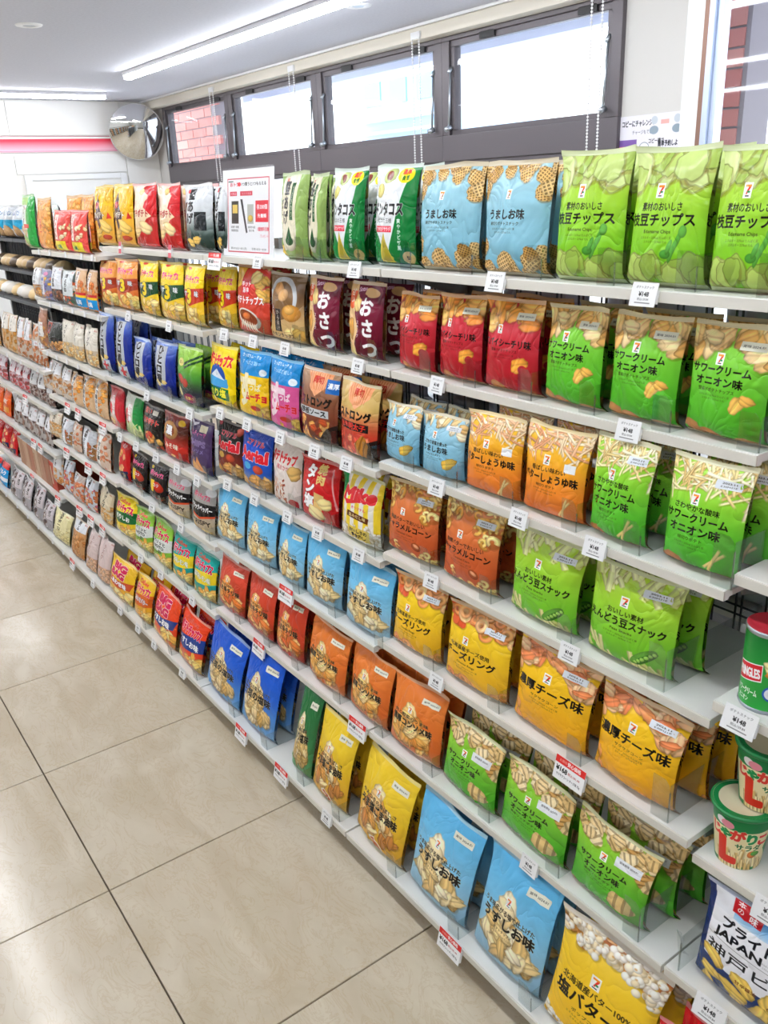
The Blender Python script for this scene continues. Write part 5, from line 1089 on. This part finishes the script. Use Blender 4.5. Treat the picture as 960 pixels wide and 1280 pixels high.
for b, r, k, x in TAGS:
    y, z = ROW[b][r]; w, h = SZ[k]; me = CM[k]; tl = math.radians({'r': -14, 'w': -16, 'z': -20}.get(k, -8)); zo = z + (.006 if k in 'wz' else .004) - h * (.82 if k != 'r' else .9)
    if k == 'p': zo = z - .018
    o = link('price_card', me, None, None, (x, y - .006 - h * math.sin(abs(tl)), zo), rot=(tl, 0, math.radians(rnd.uniform(-3, 3)))); o.material_slots[1].link = 'OBJECT'; o.material_slots[1].material = tm('w' if k == 'z' else k)
    B(-w / 2 - .001, .0016, h * .15, w / 2 + .001, .0062, h * .72).obj('holder', M['white'], o)
    it = nearest(b, r, x); nm = NAMEK[k]
    if it and b not in 'EZ': lab = nm + ' under ' + it[6][0].split(' with ')[0].split(' of ')[0].replace('snack pack', 'pack') + (', ' + it[6][1].replace(' one of', ' of').replace(' from the left', '') if it[6][1] else '') + ', ' + RN[r]
    else: lab = nm + {'Z': ' of the right bay, ', 'E': ' of the far left bay, '}[b] + {3: 'row three', 4: 'row four', 5: 'row five', 6: 'row six', 7: 'row seven', 8: 'bottom row'}[r]
    seen.setdefault(lab, []).append(o); o['_l'] = lab
for lab, os_ in seen.items():
    os_.sort(key=lambda o: o.location.x)
    for i, o in enumerate(os_):
        l2 = lab if len(os_) == 1 else lab + (', left card' if i == 0 else ', right card' if i == len(os_) - 1 else ', middle card' if i == 1 and len(os_) == 3 else ', %s card' % ORD[i]); del o['_l']; tag(o, l2, 'price tag', 'price cards on the shelf edges')

# ---------------------------------------------------------------- campaign sheet on the top shelf
c = Cv(352, 440, '#f2f3f6'); c.rect(.10, .10, .92, .112, '#d04050'); c.rect(.10, .945, .92, .957, '#d04050'); c.rect(.10, .10, .112, .957, '#d04050'); c.rect(.908, .10, .92, .957, '#d04050')
c.text('おトク', .24, .17, .05, '#d03040', bold=1.5); c.blob(.34, .17, .035, .03, 0, '#e0303c', kind='flat'); c.text('1つ買うと1つもらえる', .62, .17, .045, '#282828', wid=.48, bold=.5); c.rect(.12, .13, .22, .14, '#205c40')
c.rect(.15, .25, .29, .30, '#d8384c'); c.rect(.36, .25, .60, .30, '#d8384c'); c.text('対象品', .22, .275, .03, '#ffffff'); c.text('もらえる品', .48, .275, .03, '#ffffff'); c.rect(.18, .36, .32, .62, '#38342c'); c.rect(.2, .40, .3, .5, '#e8c860'); c.poly([(.36, .34), (.40, .34), (.50, .72), (.47, .73)], '#1c1c20'); c.rect(.50, .40, .62, .62, '#b8bcb4'); c.blob(.56, .56, .05, .05, 0, '#e0c050')
c.rect(.66, .36, .90, .60, '#e02838'); c.text('各200個', .78, .43, .06, '#ffffff', bold=1.5, wid=.2); c.text('先着順', .78, .53, .05, '#ffffff', bold=1.5, wid=.17); c.text('1個無料引換', .80, .68, .05, '#d83040', bold=1, wid=.22); c.text('プレゼント', .82, .76, .04, '#e06070', wid=.16)
c.text('お菓子 各種', .24, .66, .03, '#303030', wid=.16); c.text('数量限定品', .24, .70, .03, '#303030', wid=.14); c.text('お好きな品', .58, .66, .03, '#303030', wid=.14); c.text('限り有', .58, .70, .028, '#303030', wid=.1); c.text('期 8/15(火)〜8/21(月)', .32, .91, .03, '#505050', wid=.32); c.text('引換 8/22〜8/28', .72, .91, .03, '#505050', wid=.28)
s = link('campaign_sheet', card('campaign_sheet', .275, .225, .002, print_mat('sheet_print', c.image('sheet_print'), .35, 0)), None, None, (-.655, .205, 1.4995), rot=(math.radians(-6), 0, math.radians(2))); tag(s, 'white printed sheet with red border standing on the top shelf', 'sign')
B(-.139, -.0035, 0, .139, -.0015, .229).obj('clear_sleeve', M['film'], s)

# ---------------------------------------------------------------- right-hand bay: tins, cups, a big bag
def roundmat(key, img): return print_mat('wrap_' + key, img, .28, 0)
def wrap(prof, n, name, cx=0.):
    """surface of revolution with a wrap-around print; u = angle starting at the back"""
    vs, fs, uv = [], [], []; tot = prof[-1][1] - prof[0][1]
    for j, (r_, z_) in enumerate(prof):
        for i in range(n + 1): a = math.pi / 2 + 2 * math.pi * i / n; vs.append((r_ * math.cos(a), r_ * math.sin(a), z_)); uv.append((i / n, (z_ - prof[0][1]) / tot))
    for j in range(len(prof) - 1):
        for i in range(n): a = j * (n + 1) + i; fs.append((a, a + 1, a + n + 2, a + n + 1))
    me = bpy.data.meshes.new(name); me.from_pydata(vs, [], fs); ul = me.uv_layers.new(name='UV'); idx = np.empty(len(me.loops), np.int32); me.loops.foreach_get('vertex_index', idx); ul.data.foreach_set('uv', np.array(uv, np.float32)[idx].ravel()); me.polygons.foreach_set('use_smooth', [True] * len(fs)); return me
c = Cv(640, 288, '#2c9c3c'); c.grad(['#1c7c34', '#2ca040', '#34a844'])
for u in (.38,):
    c.poly([(u - .09, .42), (u + .10, .36), (u + .10, .60), (u - .09, .68)], '#ffffff'); c.poly([(u - .085, .435), (u + .095, .375), (u + .095, .585), (u - .085, .665)], '#d8202c'); c.text('PRINGLES', u, .52, .17, '#ffffff', wid=.17, bold=2, rot=-.13); c.text('サワークリーム', u, .78, .10, '#f4f8f0', wid=.16, bold=1.6); c.text('オニオン', u - .02, .89, .08, '#f4f8f0', wid=.09, bold=1.4)
    c.blob(u + .15, .38, .05, .04, .4, '#e8e0a0', kind='chip'); c.blob(u + .17, .50, .05, .03, .6, '#e8943c', kind='stick'); c.blob(u + .17, .74, .06, .05, 0, '#2c60b8', kind='flat'); c.blob(u + .17, .74, .048, .038, 0, '#e8ecf0', kind='flat')
t = empty('crisp_can', (.955, .203, .8875)); link('can_body', wrap([(.0385, .004), (.0385, .128)], 48, 'can_body'), roundmat('green', c.image('wrap_green')), t); MB().lathe([(.0385, .128), (.040, .130), (.040, .134), (.0385, .136)], 40).obj('rim', M['stay'], t, smooth=True); MB().lathe([(.0005, 0), (.0385, 0), (.040, .004), (.0385, .006)], 40).obj('foot', M['stay'], t, smooth=True)
MB().lathe([(.0005, .1335), (.036, .1335), (.0385, .136)], 40).obj('lid', mat('lid_red', '#d83848', .35), t, smooth=True); tag(t, 'green round crisp can with a red lid in the right bay', 'can'); t.rotation_euler.z = math.radians(24)
c = Cv(200, 320, '#f0a040'); c.grad(['#f08428', '#f4b050', '#e08830', '#b84c1c']); c.text('おこげ', .40, .45, .1, '#6c2810', vert=True, bold=1.5); c.blob(.4, .8, .2, .14, 0, '#a83c18')
t = empty('tall_snack_cup', (.987, .215, 1.1005)); link('cup_body', wrap([(.033, .0), (.036, .165)], 40, 'cup_body'), roundmat('orange', c.image('wrap_orange')), t); MB().lathe([(.0005, .178), (.034, .178), (.038, .172), (.038, .162), (.036, .162)], 36).obj('lid', mat('lid_bright_red', '#e02a20', .3), t, smooth=True); tag(t, 'tall orange snack tub with bright red lid at the right edge', 'snack tub')
c = Cv(768, 320, '#f2e4b4'); c.grad(['#0c8040', '#0c8040'], 0, .20)
c.poly([(0, .18), (.25, .14), (.36, .22), (.48, .12), (.7, .2), (1, .18), (1, .24), (0, .26)], '#0c8040'); c.rect(0, .93, 1, 1, '#0c8040'); c.poly([(.62, .3), (1, .2), (1, .93), (.66, .93), (.58, .6)], '#0c8a44'); c.poly([(0, .2), (.18, .3), (.22, .93), (0, .93)], '#0c8a44')
c.blob(.30, .16, .035, .03, 0, '#f4f0f0', kind='flat'); c.blob(.34, .18, .04, .03, 0, '#e890a0', kind='flat')
for i, (ch, co) in enumerate(zip('じゃがりこ', ('#e0382c', '#0c9048', '#e0382c', '#0c9048', '#e0382c'))): c.text(ch, .25 + i * .075, .37 - .03 * math.sin(i * 1.1), .22, co, bold=3, out='#f6ecc8', ow=1)
c.text('L', .335, .66, .62, '#e0301c', bold=3.5, wid=.11); c.text('サラダ', .47, .55, .13, '#106838', bold=1.6); c.r.seed(4); c.pile('stick', lambda x, y: y > .74 and .28 < x < .62, 46, .06, ['#eed79a', '#f4e4b4', '#dcbc74'], (.14, .18), (1.3, 1.8)); c.blob(.5, .68, .03, .03, 0, '#e88030'); c.blob(.52, .66, .03, .02, 0, '#58a838'); c.text('L', .335, .66, .62, '#e0301c', bold=3.5, wid=.11)
cupm = roundmat('cup', c.image('wrap_cup'))
def cup(x, y, z, label, rz):
    t = empty('snack_cup', (x, y, z), rz); link('cup_body', wrap([(.036, 0), (.0365, .003), (.0475, .108)], 48, 'cup_body'), cupm, t); MB().lathe([(.0475, .106), (.0515, .107), (.0525, .110), (.0515, .113), (.048, .1135)], 48).obj('rim', mat('cup_rim', '#0c7a3c', .35), t, smooth=True)
    MB().lathe([(.0005, .1115), (.0475, .1125), (.0485, .1135)], 48).obj('foil_lid', mat('foil_lid', '#d8ccac', .4), t, smooth=True); MB().lathe([(.0395, .11285), (.0475, .1131)], 48).obj('lid_ring', mat('lid_ring', '#0c7a3c', .4), t); tag(t, label, 'snack cup', 'stacked snack cups')
cup(.950, .192, .5895, 'lower green and cream snack cup of the stack in the right bay', 1.05); cup(.968, .214, .7035, 'upper snack cup standing on another green cup', 1.1)
bag('pride', .935, 1.165, .095, .3695, .198, 7, 'white and blue bag with black writing, right bay', T=.06, yaw=1); bag('pride', 1.18, 1.41, .095, .3695, .198, 7, 'white and blue bag beyond the right picture edge')
divider(.925, .096, .3695, .32, .085, .002, 'clear side panel beside the white and blue bag', False)
for k, x, w_, y_, h_, l in (('redpack', .925, .068, .0, .215, 'red and silver packet on the bottom shelf, foremost'), ('redpack', .945, .068, .045, .225, 'red and silver packet standing behind the foremost red one'), ('greypack', 1.02, .11, .02, .245, 'grey packet with red square on the bottom shelf'), ('greypack', 1.15, .11, .02, .24, 'grey packet farther right on the bottom shelf')):
    bag(k, x, x + w_, y_, .0885, h_, 7, l, cat='packet', T=.03, name='packet')

# ---------------------------------------------------------------- far left bays
for b, r, k, n, x0, x1, h, nm in (('E', 4, 'e1', 2, -3.58, -3.28, .215, ''), ('E', 4, 'e2', 2, -3.26, -2.98, .215, ''), ('E', 4, 'e3', 2, -2.96, -2.72, .21, ''), ('E', 5, 'e4', 3, -3.58, -3.18, .15, ''), ('E', 5, 'e5', 3, -3.16, -2.72, .15, ''), ('E', 6, 'e6', 5, -3.58, -2.82, .17, ''), ('E', 8, 'd71', 2, -3.58, -3.14, .17, ''), ('D', 1, 'do', 2, -2.44, -2.08, .225, 'B'), ('F', 5, 'e4', 4, -4.4, -3.66, .15, ''), ('F', 6, 'orangebag', 4, -4.4, -3.66, .16, ''), ('F', 7, 'redp', 4, -4.4, -3.66, .15, ''), ('F', 4, 'e1', 4, -4.4, -3.66, .2, ''), ('F', 8, 'bluebag', 4, -4.4, -3.66, .15, '')):
    y, z = ROW[b][r]; w = (x1 - x0) / n; dd = dict(DESC, redp='red snack pouch', bluebag='red and blue packet', orangebag='orange packet')[k]
    for i in range(n): bag('red' if k == 'redp' else k, x0 + w * i + .004, x0 + w * (i + 1) - .004, y + (.075 if nm else 0), z, h, LEAN[r], (dd if k != 'd71' else 'grey clear pouch of chocolates') + (', %s of %d' % (ORD[i], n)) + (', upper rear at far top left' if nm else ', far left ' + {'E': 'bay', 'F': 'edge'}[b]) + ('' if nm else ', row ' + str(r)), group='packs in the far left bays')
bxm = [mat('carton_%d' % i, c_, .6) for i, c_ in enumerate(('#b08468', '#c4a084', '#b4765c', '#c8ac90', '#b88c74', '#a87860', '#b8442c'))]
for i in range(7):
    x = -3.56 + i * .105; y, z = ROW['E'][7]
    o = B(0, 0, 0, .098, .22, .155).obj('carton', bxm[i], None, loc=(x, y + .02, z), bevel=.001); B(.002, .002, .1552, .096, .218, .157).obj('carton_lid', M['white'], o); B(.012, -.0008, .03, .034, 0, .13).obj('label', bxm[(i + 3) % 6], o)
    tag(o, 'brown carton with white top, %s from the left' % (ORD + ['last'])[i], 'carton', 'row of brown cartons')
y, z = ROW['E'][8]
for i in range(6):
    x = -3.96 + .2 * i; y, z = ROW['E'][1]; bag('bread', x, x + .19, y, z, .17, 3, 'bag of bread with blue stripe, %s of six, far left top' % ORD[i], group='bread bags', cat='bread', T=.10, name='bread_bag')
o = link('bread_sign', card('bread_sign', .17, .12, .003, tm('c')), None, None, (-3.55, .22, 1.66)); tag(o, 'white card on a post above the bread at far left', 'sign'); B(-.004, .003, -.16, .004, .008, .12).obj('post', M['dark'], o); B(.0, -.002, .03, .07, 0, .07).obj('blue_square', mat('blue_square', '#30b0e0', .5), o)
bun = {}
for r, cols in ((2, ('#5c4c3c', '#d8bc90', '#c8a878')), (3, ('#e0d8cc', '#e8c890', '#f0ece4'))):
    for i in range(11):
        x = -3.96 + i * .115; y, z = ROW['E'][r]; k = (r, i % 3)
        if k not in bun:
            mb = MB(); mb.lathe([(.0005, .0), (.042, .003), (.05, .022), (.04, .045), (.018, .06), (.0005, .064)], 16); bun[k] = (mb.mesh('bun', smooth=True), mat('bun_wrap_%d_%d' % k, cols[i % 3], .3))
        o = link('wrapped_bun', bun[k][0], bun[k][1], None, (x, y + .07, z), rot=(0, 0, i), scale=(1, 1.2, 1)); tag(o, 'wrapped bun, %s from left, %s dark shelf at far left' % ((ORD + ['seventh', 'eighth', 'ninth', 'tenth', 'last'])[i], {2: 'middle', 3: 'lower'}[r]), 'bun', 'wrapped buns on the dark shelves')
# stock on the far side, seen through the wire
for z in (.1, .36, .62, .86, 1.10, 1.33):
    for i in range(9):
        x = -.85 + i * .29; h = .205
        bag('plain', x, x + .27, BACK + .035 + rnd.uniform(0, .02), z, h, 2, 'grey film pack behind the wire, place %s, %s' % (['one', 'two', 'three', 'four', 'five', 'six', 'seven', 'eight', 'nine'][i], {.1: 'lowest row', .36: 'second row up', .62: 'third row up', .86: 'fourth row up', 1.10: 'fifth row up', 1.33: 'uppermost row'}[z]), group='film packs on the far side', sub=False, T=.06, cat='packet', name='film_pack')
_c = {}
for l, g, n in LABELS: _c.setdefault(l, []).append(n)
for l, n in _c.items():
    if len(n) > 1: print('DUP LABEL', l, n)
    if not 4 <= len(l.replace(',', ' ').split()) <= 16: print('LABEL LEN', len(l.split()), l)
